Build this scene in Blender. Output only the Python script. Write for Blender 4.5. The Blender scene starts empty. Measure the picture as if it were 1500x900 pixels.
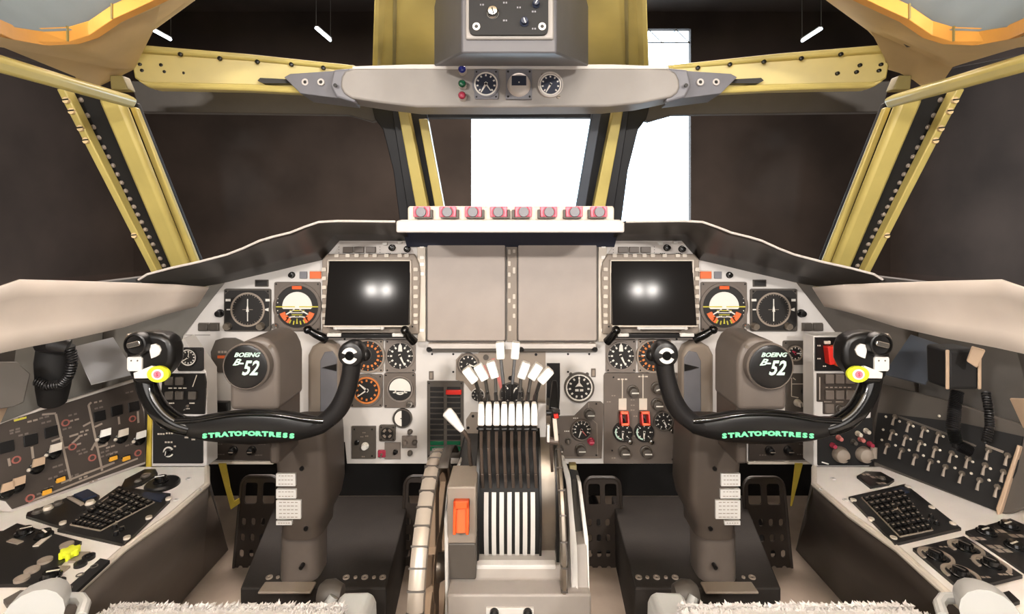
import bpy, bmesh, math, random
from mathutils import Vector, Matrix
random.seed(7)
PI=math.pi
COL=bpy.context.scene.collection
F=750.0; HZ=340.0; CX=750.0; EYE=Vector((0,0,1))
def P(px,py,D): return Vector(((px-CX)*D/F, D, 1-(py-HZ)*D/F))

# ------------------------------------------------------------------ materials
def lin(c):
    return tuple(((v/255.0)/12.92 if v/255.0<=.04045 else ((v/255.0+.055)/1.055)**2.4) for v in c)+(1.0,)
MATS={}
def mat(key,rgb,rough=.5,metal=0.0,var=.06,scale=18.0,bump=0.0,spec=.5,emit=None,es=0.0,coat=0.0):
    m=bpy.data.materials.new(key); m.use_nodes=True
    nt=m.node_tree; b=nt.nodes['Principled BSDF']
    b.inputs['Roughness'].default_value=rough; b.inputs['Metallic'].default_value=metal
    b.inputs['Specular IOR Level'].default_value=spec; b.inputs['Coat Weight'].default_value=coat
    tc=nt.nodes.new('ShaderNodeTexCoord'); nz=nt.nodes.new('ShaderNodeTexNoise')
    nz.inputs['Scale'].default_value=scale; nz.inputs['Detail'].default_value=5
    nt.links.new(tc.outputs['Object'],nz.inputs['Vector'])
    cr=nt.nodes.new('ShaderNodeValToRGB'); c=lin(rgb)
    cr.color_ramp.elements[0].position=.3; cr.color_ramp.elements[1].position=.7
    cr.color_ramp.elements[0].color=tuple(v*(1-var*1.6) for v in c[:3])+(1,)
    cr.color_ramp.elements[1].color=tuple(min(1,v*(1+var)) for v in c[:3])+(1,)
    nt.links.new(nz.outputs['Fac'],cr.inputs['Fac']); nt.links.new(cr.outputs['Color'],b.inputs['Base Color'])
    if bump:
        bp=nt.nodes.new('ShaderNodeBump'); bp.inputs['Strength'].default_value=bump; bp.inputs['Distance'].default_value=.002
        n2=nt.nodes.new('ShaderNodeTexNoise'); n2.inputs['Scale'].default_value=scale*12
        nt.links.new(tc.outputs['Object'],n2.inputs['Vector'])
        nt.links.new(n2.outputs['Fac'],bp.inputs['Height']); nt.links.new(bp.outputs['Normal'],b.inputs['Normal'])
    if emit:
        b.inputs['Emission Color'].default_value=lin(emit); b.inputs['Emission Strength'].default_value=es
    MATS[key]=m; return m
mat('panel',(214,210,206),.5,var=.03)
mat('lightpaint',(205,198,192),.45,var=.04)
mat('whitepaint',(222,219,214),.4,var=.03)
mat('grey',(128,119,112),.5,var=.05)
mat('greydk',(84,78,72),.5,var=.06)
mat('greyblue',(124,124,130),.45,var=.05)
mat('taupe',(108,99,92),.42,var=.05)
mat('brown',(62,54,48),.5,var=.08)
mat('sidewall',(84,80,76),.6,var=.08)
mat('cover',(172,161,153),.42,var=.03,spec=.45)
mat('shield',(206,194,183),.55,var=.03)
mat('under',(58,51,46),.38,var=.08,scale=6)
mat('black',(16,15,15),.35,var=.1)
mat('blackmatte',(20,19,19),.7,var=.1)
mat('gloss',(12,12,12),.16,var=.05,spec=.6)
mat('rubber',(24,23,24),.42,var=.15,bump=.15)
mat('dial',(30,28,27),.5,var=.03)
mat('dialblue',(34,42,62),.5,var=.03)
mat('mark',(232,228,220),.5,var=.01)
mat('marktaupe',(150,138,126),.5,var=.02)
mat('knob',(248,246,240),.32,var=.01)
mat('green',(46,140,95),.5,var=.02)
mat('greentext',(120,235,175),.5,var=.02)
mat('mint',(205,238,222),.5,var=.02)
mat('orange',(232,112,60),.5,var=.05)
mat('amber',(215,128,62),.5,var=.05)
mat('orangebright',(245,96,42),.4,var=.03)
mat('red',(214,44,34),.4,var=.04)
mat('pink',(240,128,146),.3,var=.03)
mat('pinkmark',(205,120,115),.5,var=.03)
mat('yellow',(205,196,70),.45,var=.04)
mat('yellowbright',(228,236,50),.45,var=.03)
mat('strap',(196,172,62),.7,var=.1,bump=.2)
mat('primer',(202,184,108),.38,var=.07,scale=9)
mat('primerdk',(150,138,88),.5,var=.1,scale=9)
mat('gusset',(232,204,154),.55,var=.07,scale=7)
mat('pad',(240,172,80),.55,var=.07,scale=11,bump=.1)
mat('hatchblue',(156,168,172),.6,var=.03)
mat('chrome',(200,198,194),.22,metal=1,var=.03)
mat('steel',(150,140,128),.35,metal=.8,var=.08)
mat('lever',(92,80,72),.35,metal=.35,var=.08)
mat('silverpaper',(168,168,170),.35,metal=.35,var=.04,scale=5)
mat('slate',(74,80,90),.4,var=.06,scale=5)
mat('carpet',(34,30,28),.9,var=.2,bump=.4)
mat('floorpaint',(170,155,140),.6,var=.1,scale=9,bump=.1)
mat('gasket',(26,27,32),.5,var=.1)
mat('fleece',(206,202,199),.95,var=.04,scale=60)
mat('seatframe',(172,173,170),.35,var=.03)
mat('ivory',(214,204,190),.45,var=.05)
mat('lampblue',(40,48,150),.25,var=.02)
mat('lampgreen',(24,92,62),.25,var=.02)
mat('lampred',(176,60,82),.25,var=.02)
mat('hangar',(86,74,67),.9,var=.25,scale=.15)
mat('hangarfloor',(96,90,84),.7,var=.2,scale=.3)
mat('tan',(190,164,138),.5,var=.05)
mat('rim',(196,184,170),.35,var=.04,metal=.25)
mat('screen',(30,28,27),.10,var=.01,spec=.035)
mat('consoletop',(236,230,223),.5,var=.03)
mat('boxgrey',(92,91,94),.45,var=.04)
mat('columnshade',(80,71,64),.42,var=.05)  # darker taupe: the crossbar's shade on the upper column, painted in
mat('pedgrey',(168,161,154),.45,var=.04)
mat('eyebrow',(150,145,140),.45,var=.03)
mat('hoodhaze',(44,48,64),.5,var=.04)  # bluish haze and shade below the hood, put into a colour
mat('fairing',(116,113,107),.5,var=.06)
mat('deck',(38,33,29),.75,var=.12,bump=.2)
mat('amberyellow',(228,168,52),.4,var=.03)
mat('dullring',(158,92,82),.5,var=.02)
mat('tubelight',(255,255,255),.5,emit=(240,246,255),es=9)
# window glass: clear with faint reflection
def glassmat():
    m=bpy.data.materials.new('glass'); m.use_nodes=True; nt=m.node_tree; nt.nodes.clear()
    o=nt.nodes.new('ShaderNodeOutputMaterial'); mx=nt.nodes.new('ShaderNodeMixShader')
    t=nt.nodes.new('ShaderNodeBsdfTransparent'); g=nt.nodes.new('ShaderNodeBsdfGlossy'); fr=nt.nodes.new('ShaderNodeFresnel')
    t.inputs['Color'].default_value=(.93,.96,.97,1); g.inputs['Roughness'].default_value=.25; fr.inputs['IOR'].default_value=1.04
    nt.links.new(fr.outputs[0],mx.inputs[0]); nt.links.new(t.outputs[0],mx.inputs[1]); nt.links.new(g.outputs[0],mx.inputs[2])
    nt.links.new(mx.outputs[0],o.inputs[0]); MATS['glass']=m
glassmat()

# ------------------------------------------------------------------ mesh builder
class MB:
    def __init__(s): s.v=[]; s.f=[]; s.m=[]; s.mk=[]; s.T=None; s.g=[]
    def mi(s,m):
        if m not in s.mk: s.mk.append(m)
        return s.mk.index(m)
    def add(s,vs,fs,m):
        b=len(s.v); i=s.mi(m)
        if vs: s.g.append((b,len(s.f)))
        for p in vs:
            p=Vector(p); s.v.append(s.T@p if s.T else p)
        for f in fs: s.f.append([b+k for k in f]); s.m.append(i)
        return s
    def prism(s,pts,z0,z1,m):
        n=len(pts)
        a=sum(pts[i][0]*pts[(i+1)%n][1]-pts[(i+1)%n][0]*pts[i][1] for i in range(n))
        if a<0: pts=pts[::-1]
        vs=[(x,y,z0) for x,y in pts]+[(x,y,z1) for x,y in pts]
        fs=[list(range(n))[::-1],[n+i for i in range(n)]]+[[i,(i+1)%n,n+(i+1)%n,n+i] for i in range(n)]
        return s.add(vs,fs,m)
    def box(s,x0,y0,z0,x1,y1,z1,m):
        if x0>x1: x0,x1=x1,x0
        if y0>y1: y0,y1=y1,y0
        return s.prism([(x0,y0),(x1,y0),(x1,y1),(x0,y1)],min(z0,z1),max(z0,z1),m)
    def cbox(s,cx,cy,w,h,z0,z1,m): return s.box(cx-w/2,cy-h/2,z0,cx+w/2,cy+h/2,z1,m)
    def cyl(s,cx,cy,r,z0,z1,m,n=24,r1=None):
        r1=r if r1 is None else r1
        A=[2*PI*i/n for i in range(n)]
        vs=[(cx+r*math.cos(a),cy+r*math.sin(a),z0) for a in A]+[(cx+r1*math.cos(a),cy+r1*math.sin(a),z1) for a in A]
        return s.add(vs,[list(range(n))[::-1],[n+i for i in range(n)]]+[[i,(i+1)%n,n+(i+1)%n,n+i] for i in range(n)],m)
    def lathe(s,prof,m,cx=0,cy=0,n=24):
        vs=[];fs=[];k=len(prof)
        for (r,z) in prof:
            for i in range(n):
                a=2*PI*i/n; vs.append((cx+r*math.cos(a),cy+r*math.sin(a),z))
        for j in range(k-1):
            for i in range(n): fs.append([j*n+i,j*n+(i+1)%n,(j+1)*n+(i+1)%n,(j+1)*n+i])
        fs.append(list(range(n))[::-1]); fs.append([(k-1)*n+i for i in range(n)])
        return s.add(vs,fs,m)
    def ring(s,cx,cy,r0,r1,z0,z1,m,n=32,a0=0,a1=360):
        full=abs(a1-a0)>=360; c=n if full else n+1
        vs=[];fs=[]
        for i in range(c):
            a=math.radians(a0+(a1-a0)*i/n); ca,sa=math.cos(a),math.sin(a)
            for (r,z) in ((r0,z0),(r1,z0),(r1,z1),(r0,z1)): vs.append((cx+r*ca,cy+r*sa,z))
        for i in range(n):
            j=(i+1)%c
            for k in range(4): fs.append([i*4+k,i*4+(k+1)%4,j*4+(k+1)%4,j*4+k][::-1] if a1>a0 else [i*4+k,i*4+(k+1)%4,j*4+(k+1)%4,j*4+k])
        if not full: fs.append([0,1,2,3]); fs.append([n*4+3,n*4+2,n*4+1,n*4])
        return s.add(vs,fs,m)
    def bar(s,x0,y0,x1,y1,w,z0,z1,m,w1=None):
        d=Vector((x1-x0,y1-y0)); L=d.length or 1e-6; nx,ny=-d.y/L,d.x/L; w1=w if w1 is None else w1
        return s.prism([(x0+nx*w/2,y0+ny*w/2),(x0-nx*w/2,y0-ny*w/2),(x1-nx*w1/2,y1-ny*w1/2),(x1+nx*w1/2,y1+ny*w1/2)],z0,z1,m)
    def tube(s,pts,rad,m,n=10,closed=False,flat=1.0):
        pts=[Vector(p) for p in pts]; k=len(pts)
        if not hasattr(rad,'__len__'): rad=[rad]*k
        vs=[];fs=[]; prev=None
        for i,p in enumerate(pts):
            if closed: t=(pts[(i+1)%k]-pts[i-1])
            else: t=(pts[min(i+1,k-1)]-pts[max(i-1,0)])
            t.normalize()
            if prev is None:
                up=Vector((0,0,1)) if abs(t.z)<.9 else Vector((0,1,0))
                a=t.cross(up).normalized()
            else:
                a=(prev-t*prev.dot(t)).normalized()
            prev=a; b=t.cross(a)
            for j in range(n):
                an=2*PI*j/n; vs.append(p+a*math.cos(an)*rad[i]+b*math.sin(an)*rad[i]*flat)
        R=k if closed else k-1
        for i in range(R):
            ii=(i+1)%k
            for j in range(n): fs.append([i*n+j,i*n+(j+1)%n,ii*n+(j+1)%n,ii*n+j])
        if not closed: fs.append(list(range(n))[::-1]); fs.append([(k-1)*n+j for j in range(n)])
        return s.add(vs,fs,m)
    def ball(s,c,r,m,n=16,sz=1.0):
        prof=[]; k=n//2
        vs=[];fs=[]
        for j in range(k+1):
            t=PI*j/k-PI/2
            for i in range(n):
                a=2*PI*i/n; vs.append((c[0]+r*math.cos(t)*math.cos(a),c[1]+r*math.cos(t)*math.sin(a),c[2]+r*sz*math.sin(t)))
        for j in range(k):
            for i in range(n): fs.append([j*n+i,j*n+(i+1)%n,(j+1)*n+(i+1)%n,(j+1)*n+i])
        return s.add(vs,fs,m)
    def slab(s,pp,dy,m):                    # outline of (px,py,D), carried dy further away along +Y
        a=[P(*q) for q in pp]; n=len(a); b=[q+Vector((0,dy,0)) for q in a]
        return s.add(a+b,[list(range(n)),[n+i for i in range(n)][::-1]]+[[i,n+i,n+(i+1)%n,(i+1)%n] for i in range(n)],m)
    def sheet(s,pts,th,m):                  # flat outline of world points given a thickness along its normal
        a=[Vector(p) for p in pts]; n=len(a); nr=Vector((0,0,0))
        for i in range(n): nr+=a[i].cross(a[(i+1)%n])
        nr.normalize(); b=[p-nr*th for p in a]
        return s.add(a+b,[list(range(n)),[n+i for i in range(n)][::-1]]+[[i,n+i,n+(i+1)%n,(i+1)%n] for i in range(n)],m)
    def loft(s,rings,m,cap=True):
        k=len(rings[0]); vs=[p for r in rings for p in r]; fs=[]
        for j in range(len(rings)-1):
            for i in range(k): fs.append([j*k+i,j*k+(i+1)%k,(j+1)*k+(i+1)%k,(j+1)*k+i])
        if cap: fs.append(list(range(k))[::-1]); fs.append([(len(rings)-1)*k+i for i in range(k)])
        return s.add(vs,fs,m)
    def grid(s,rows,m):
        w=len(rows[0]); fs=[]
        for j in range(len(rows)-1):
            for i in range(w-1): fs.append([j*w+i,j*w+i+1,(j+1)*w+i+1,(j+1)*w+i])
        return s.add([p for r in rows for p in r],fs,m)
    def beam(s,p0,p1,w,d,m,side=None,w1=None,d1=None):
        p0=Vector(p0);p1=Vector(p1); t=(p1-p0).normalized()
        fw=Vector((0,1,0)) if side is None else Vector(side)
        a=t.cross(fw).normalized(); b=a.cross(t).normalized(); w1=w1 or w; d1=d1 or d
        R=[[p+a*x*ww/2+b*y*dd/2 for x,y in ((-1,-1),(1,-1),(1,1),(-1,1))] for p,ww,dd in ((p0,w,d),(p1,w1,d1))]
        return s.loft(R,m)
    def curvemesh(s,me,m):
        return s.add([v.co.copy() for v in me.vertices],[list(p.vertices) for p in me.polygons],m)
    def text(s,t,size,m,cx=0,cy=0,z=0,depth=.0005,shear=0.0,xs=1.0,bold=.022):
        c=bpy.data.curves.new('lettering','FONT'); c.body=t; c.size=size; c.extrude=depth; c.shear=shear
        c.align_x='CENTER'; c.align_y='CENTER'; c.resolution_u=2; c.offset=size*bold
        o=bpy.data.objects.new('lettering',c); me=bpy.data.meshes.new_from_object(o)
        b=len(s.v); i=s.mi(m)
        for v in me.vertices:
            p=Vector((v.co.x*xs+cx,v.co.y+cy,v.co.z+z)); s.v.append(s.T@p if s.T else p)
        for f in me.polygons: s.f.append([b+k for k in f.vertices]); s.m.append(i)
        bpy.data.objects.remove(o); bpy.data.curves.remove(c); bpy.data.meshes.remove(me)
        return s
    def holed(s,outline,holes,z,th,m):      # plate with real holes
        c=bpy.data.curves.new('plate','CURVE'); c.dimensions='2D'; c.fill_mode='BOTH'; c.extrude=th/2
        for ring in [outline]+holes:
            sp=c.splines.new('POLY'); sp.points.add(len(ring)-1); sp.use_cyclic_u=True
            for q,(x,y) in zip(sp.points,ring): q.co=(x,y,0,1)
        o=bpy.data.objects.new('plate',c); me=bpy.data.meshes.new_from_object(o)
        b=len(s.v); i=s.mi(m)
        for v in me.vertices:
            p=Vector((v.co.x,v.co.y,v.co.z+z)); s.v.append(s.T@p if s.T else p)
        for f in me.polygons: s.f.append([b+k for k in f.vertices]); s.m.append(i)
        bpy.data.objects.remove(o); bpy.data.curves.remove(c); bpy.data.meshes.remove(me)
        return s
    def pieces(s):
        out=[]; ends=s.g[1:]+[(len(s.v),len(s.f))]
        for (a,fa),(b,fb) in zip(s.g,ends):
            q=MB(); q.mk=list(s.mk); q.v=s.v[a:b]; q.f=[[i-a for i in f] for f in s.f[fa:fb]]; q.m=s.m[fa:fb]; q.g=[(0,0)]; out.append(q)
        return out
    def build(s,name,parent=None,M=None,bevel=0,seg=2,smooth=35,solid=0,sub=0,label=None):
        me=bpy.data.meshes.new(name); me.from_pydata([tuple(v) for v in s.v],[],s.f)
        for k in s.mk: me.materials.append(MATS[k])
        for p,i in zip(me.polygons,s.m): p.material_index=i
        me.validate(); me.update()
        if smooth:
            me.polygons.foreach_set('use_smooth',[True]*len(me.polygons)); me.set_sharp_from_angle(angle=math.radians(smooth))
        o=bpy.data.objects.new(name,me); COL.objects.link(o)
        if M is not None: o.matrix_world=M
        if parent is not None: o.parent=parent
        if solid:
            q=o.modifiers.new('solid','SOLIDIFY'); q.thickness=solid; q.offset=0
        if bevel:
            q=o.modifiers.new('bevel','BEVEL'); q.width=bevel; q.segments=seg; q.limit_method='ANGLE'; q.angle_limit=math.radians(40)
        if sub:
            q=o.modifiers.new('sub','SUBSURF'); q.levels=sub; q.render_levels=sub
        if label: o['label']=label
        return o
def tag(o,label,cat,group=None):
    o['label']=label; o['category']=cat
    if group: o['group']=group
    return o
def struct(o,label=None):
    o['kind']='structure'
    if label: o['label']=label
    return o
def thing(name,label,cat,M=None,group=None):
    o=bpy.data.objects.new(name,None); o.empty_display_size=.02; COL.objects.link(o)
    if M is not None: o.matrix_world=M
    return tag(o,label,cat,group)
class Plane:
    def __init__(s,O,u,v):
        s.O=Vector(O); s.u=Vector(u).normalized(); v=Vector(v); s.v=(v-s.u*v.dot(s.u)).normalized(); s.n=s.u.cross(s.v)
    def hit(s,px,py):
        d=P(px,py,1)-EYE; t=((s.O-EYE).dot(s.n))/d.dot(s.n); return EYE+d*t
    def uv(s,px,py):
        q=s.hit(px,py)-s.O; return Vector((q.dot(s.u),q.dot(s.v)))
    def M(s,px,py,lift=0):
        h=s.hit(px,py)+s.n*lift
        return Matrix(((s.u.x,s.v.x,s.n.x,h.x),(s.u.y,s.v.y,s.n.y,h.y),(s.u.z,s.v.z,s.n.z,h.z),(0,0,0,1)))
def vplane(D): return Plane((0,D,1),(1,0,0),(0,0,1))
class Sub:
    def __init__(s,plane,cx,cy,name,label,cat,group=None,lift=0):
        s.pl=plane; s.o=plane.uv(cx,cy); s.root=thing(name,label,cat,plane.M(cx,cy,lift),group)
        s.k=(plane.uv(cx+1,cy)-s.o).length
    def L(s,px,py): q=s.pl.uv(px,py)-s.o; return (q.x,q.y)
    def Ls(s,pts): return [s.L(*p) for p in pts]
    def part(s,mb,name,parent=None,**k):
        if name=='legend' and getattr(s,'pm',None) is not None: return s.merge(mb)
        if name in ('screw','lamp','placard','dial_cap','fastener','button') and len(mb.g)>1:
            for q in mb.pieces(): o=q.build(name,parent or s.root,**k)
            return o
        return mb.build(name,parent or s.root,**k)
    def plate(s,pts,z0,z1,m,name='plate',bevel=.0012,**k):
        mb=MB().prism(s.Ls(pts),z0,z1,m)
        bm=bmesh.new(); vs=[bm.verts.new(v) for v in mb.v]
        for f in mb.f: bm.faces.new([vs[i] for i in f])
        if bevel:
            ed=[e for e in bm.edges if len(e.link_faces)==2 and e.calc_face_angle()>.6]
            bmesh.ops.bevel(bm,geom=ed,offset=min(bevel,abs(z1-z0)*.45),segments=2,affect='EDGES',profile=.5,clamp_overlap=True)
        bm.verts.ensure_lookup_table(); bm.verts.index_update()
        q=MB(); q.add([v.co.copy() for v in bm.verts],[[v.index for v in f.verts] for f in bm.faces],m); bm.free()
        s.pm=q; s.po=q.build(name,s.root,**k); return s.po
    def merge(s,mb):                        # printed marks belong to the plate's own mesh
        q=s.pm; b=len(q.v); q.v+=mb.v; q.f+=[[b+i for i in f] for f in mb.f]; q.m+=[q.mi(mb.mk[i]) for i in mb.m]
        t=q.build('plate_marks'); old=s.po.data; s.po.data=t.data; bpy.data.objects.remove(t); bpy.data.meshes.remove(old); s.po.data.name='plate'
        return s.po
def rect(x0,y0,x1,y1): return [(x0,y0),(x1,y0),(x1,y1),(x0,y1)]
def rrect(x0,y0,x1,y1,r,n=4):
    o=[]
    for cx,cy,a in ((x1-r,y1-r,0),(x0+r,y1-r,90),(x0+r,y0+r,180),(x1-r,y0+r,270)):
        for i in range(n+1):
            t=math.radians(a+90*i/n); o.append((cx+r*math.cos(t),cy+r*math.sin(t)))
    return o
def R(px): return 1496-px          # mirror of a pixel column
def knob_mb(x,y,r,h,m='black',line='mark',ang=90,z=0):
    mb=MB(); mb.lathe([(r*1.15,z),(r*1.15,z+h*.25),(r*.95,z+h*.35),(r*.85,z+h),(r*.6,z+h*1.05)],m,x,y,20)
    if line:
        a=math.radians(ang); mb.bar(x-math.cos(a)*r*.5,y-math.sin(a)*r*.5,x+math.cos(a)*r*.85,y+math.sin(a)*r*.85,r*.22,z+h*1.0,z+h*1.12,line)
    return mb
def toggle_mb(x,y,L=.016,ang=-60,m='chrome',z=0,r=.0016,tip=None):
    mb=MB(); mb.cyl(x,y,r*2.3,z,z+.003,'steel',6)
    a=math.radians(ang); dx,dy=0,math.sin(a)*L*.6; dz=math.cos(a)*L
    dz=max(dz,L*.5)
    mb.tube([(x,y,z),(x,y+dy*.5,z+dz*.6),(x,y+dy,z+dz)],[r*.8,r,r*1.3],m,8)
    mb.ball((x,y+dy,z+dz),r*1.7,tip or m,10)
    return mb
def dashes(mb,x,y,w,h,z,m='mark',n=3,th=.0003):
    # a line of unreadably small lettering: short strokes
    cw=w/n
    for i in range(n):
        mb.cbox(x-w/2+cw*(i+.5),y,cw*random.uniform(.55,.85),h,z,z+th,m)
def screws(mb,pts,z,r=.0025,m='black'):
    for x,y in pts: mb.cyl(x,y,r,z,z+.001,m,10)

def gauge(pl,px,py,r,label,sq=None,bezel='taupe',face='dial',tick='mark',n=12,rim=None,pts=(),extra=None,name='gauge',cat='gauge',
          nums=True,lift=0,group=None,span=360,start=90):
    S=Sub(pl,px,py,name,label,cat,group,lift); k=S.k; r*=k
    mb=MB()
    if sq:
        x0,y0=S.L(sq[0],sq[3]); x1,y1=S.L(sq[2],sq[1])
        mb.prism(rrect(x0,y0,x1,y1,.005),0,.006,bezel)
        c=.006; screws(mb,[(x0+c,y0+c),(x1-c,y0+c),(x1-c,y1-c),(x0+c,y1-c)],.006)
    mb.ring(0,0,r,r*1.13,0,.010,rim or bezel,36)
    S.part(mb,'bezel',bevel=.0008)
    d=MB(); d.cyl(0,0,r*1.01,.0,.0068,face,36)
    for i in range(n):
        a=math.radians(start-span*i/(n if span==360 else n-1)); ca,sa=math.cos(a),math.sin(a)
        d.bar(ca*r*.86,sa*r*.86,ca*r*.97,sa*r*.97,r*.06,.0068,.0072,tick)
        if nums: d.bar(ca*r*.62,sa*r*.62,ca*r*.78,sa*r*.78,r*.13,.0068,.0072,tick)
    if extra: extra(d,r)
    S.part(d,'dial',smooth=0)
    if pts:
        q=MB()
        for (a,l,w,m) in pts:
            a=math.radians(a); q.bar(-math.cos(a)*r*.15,-math.sin(a)*r*.15,math.cos(a)*r*l,math.sin(a)*r*l,r*w*1.3,.0076,.0082,m,r*w*.5)
        q.cyl(0,0,r*.1,.0074,.0088,'black',12)
        S.part(q,'pointer',smooth=0)
    return S
# ================================================================== camera, light, surroundings
sc=bpy.context.scene
sc.view_settings.view_transform='Standard'; sc.view_settings.look='None'; sc.view_settings.gamma=1; sc.view_settings.use_curve_mapping=False
sc.view_settings.exposure=0.0
cam=bpy.data.cameras.new('camera'); co=bpy.data.objects.new('camera',cam); COL.objects.link(co)
co.location=EYE; co.rotation_euler=(PI/2,0,0); cam.sensor_width=36; cam.lens=18; cam.shift_y=-110/1500.0
cam.clip_start=.02; cam.clip_end=200; sc.camera=co
w=bpy.data.worlds.new('sky'); sc.world=w; w.use_nodes=True
bg=w.node_tree.nodes['Background']; bg.inputs[0].default_value=(.72,.86,1,1); bg.inputs[1].default_value=9
def area(name,loc,size,power,col,rot=(0,0,0),sy=None,portal=False,spread=None):
    l=bpy.data.lights.new(name,'AREA'); l.size=size; l.energy=power; l.color=col
    if sy: l.shape='RECTANGLE'; l.size_y=sy
    if spread: l.spread=spread
    if portal: l.cycles.is_portal=True
    o=bpy.data.objects.new(name,l); COL.objects.link(o); o.location=loc; o.rotation_euler=rot; return o
WARM=(1,.935,.875)
for i,x in enumerate((-.96,-.86,.86,.96)):
    l=bpy.data.lights.new('cabin_spot','AREA'); l.shape='DISK'; l.size=.055; l.energy=10.5; l.color=WARM
    o=bpy.data.objects.new('cabin_spot',l); COL.objects.link(o); o.location=(x,-.6,1.43)
    o.rotation_euler=(math.radians(80),0,-math.radians(22)*(1 if x<0 else -1))
for x in (-.09,.09):
    l=bpy.data.lights.new('cabin_key','AREA'); l.shape='DISK'; l.size=.12; l.energy=2.5; l.color=WARM
    o=bpy.data.objects.new('cabin_key',l); COL.objects.link(o); o.location=(x,-.15,1.36); o.rotation_euler=(math.radians(76),0,0)
area('cabin_fill',(0,-.75,.9),1.5,13,WARM,(math.radians(108),0,0),.7)
area('cabin_dome',(0,-.15,1.74),1.4,15,WARM,(math.radians(52),0,0),.4)

# ---- hangar
DF=46.0
def hx(px): return (px-CX)*DF/F
x0,x1,zt=hx(690),hx(1012),1+(HZ-42)*DF/F
mb=MB()
mb.box(-34,DF,-5,x0,DF+.6,20.8,'hangar'); mb.box(x1,DF,-5,34,DF+.6,20.8,'hangar'); mb.box(x0,DF,zt,x1,DF+.6,20.8,'hangar')
struct(mb.build('wall_front',smooth=0))
struct(MB().box(-34.6,-16,-5,-34,DF+.6,20.8,'hangar').build('wall_left',smooth=0))
struct(MB().box(34,-16,-5,34.6,DF+.6,20.8,'hangar').build('wall_right',smooth=0))
struct(MB().box(-34.6,-16.6,-5,34.6,-16,20.8,'hangar').build('wall_back',smooth=0))
struct(MB().box(-34.6,-16.6,20.8,34.6,DF+.6,21.2,'hangar').build('ceiling',smooth=0))
struct(MB().box(-34.6,-16.6,-5.4,34.6,DF+30,-5,'hangarfloor').build('floor',smooth=0))
area('sky_portal',((x0+x1)/2,DF+.3,(zt-5)/2),x1-x0,0,(1,1,1),(math.radians(90),0,0),zt+5,True)
# steel truss across the head of the hangar door
t=thing('roof_truss','white steel truss crossing the head of the bright hangar door','truss',Matrix.Translation((0,DF+.3,0)))
mb=MB(); zc=zt-19*DF/F
mb.beam((x0,0,zc),(x1,0,zc),.10,.10,'steel'); t0=mb.build('bottom_chord',t)
mb=MB(); n=16
for i in range(n):
    a=x0+(x1-x0)*i/n; b=x0+(x1-x0)*(i+1)/n
    if i%2==0: mb.beam((a,0,zc),(b,0,zt),.07,.07,'steel')
    else: mb.beam((a,0,zt),(b,0,zc),.07,.07,'steel')
mb.build('web',t)
# hanging hangar lights
for (a,b,lab) in (((222,43),(250,58),'white tube light hanging in the dark hangar, far left'),((463,41),(484,59),'white tube light hanging in the dark hangar, left of the yellow roof beam'),
                  ((1175,60),(1203,42),'white tube light hanging in the dark hangar, to the right of the door')):
    p0=P(a[0],a[1],40); p1=P(b[0],b[1],40); c=(p0+p1)/2; hz=p1.x-p0.x
    p0=Vector((-hz/2,-1.0 if a[1]<b[1] else 1.0,(a[1]<b[1])*0)) ; 
    # the tube runs towards the viewer at a constant height: pick its two ends on one level
    zz=P(0,(a[1]+b[1])/2,40).z
    def at(px,py): D=(zz-1)*F/(HZ-py); return P(px,py,D)
    e0,e1=at(*a),at(*b); c=(e0+e1)/2
    t=thing('hangar_light',lab,'light',Matrix.Translation(c),'tube lights under the hangar roof')
    MB().tube([e0-c,e1-c],.11,'tubelight',8).build('tube',t)
    MB().beam(e0-c+Vector((0,0,.16)),e1-c+Vector((0,0,.16)),.3,.08,'steel',(0,0,1)).build('housing',t,smooth=0)
    mb=MB()
    for e in (e0,e1): mb.tube([e-c+Vector((0,0,.2)),Vector((e.x-c.x,e.y-c.y,20.8-c.z))],.03,'steel',6)
    mb.build('hanger_rod',t)
area('hangar_fill',(0,18,19),20,20000,(1,.84,.74),(0,0,0),20)

# ================================================================== airframe shell
mb=MB(); mb.box(-1.18,-.9,0,-1.14,1.9,.86,'sidewall'); struct(mb.build('wall_left',smooth=0))
mb=MB(); mb.box(1.14,-.9,0,1.18,1.9,.86,'sidewall'); struct(mb.build('wall_right',smooth=0))
struct(MB().box(-1.18,-.94,0,1.18,-.9,1.8,'blackmatte').build('wall_back',smooth=0))
struct(MB().box(-1.2,-.94,-.04,1.2,1.98,0,'floorpaint').build('floor',smooth=0))
struct(MB().box(-1.2,1.94,0,1.2,1.98,.86,'blackmatte').build('wall_front',smooth=0))
struct(MB().box(-.95,-.94,1.78,.95,.55,1.82,'gusset').build('ceiling',smooth=0))
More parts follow.
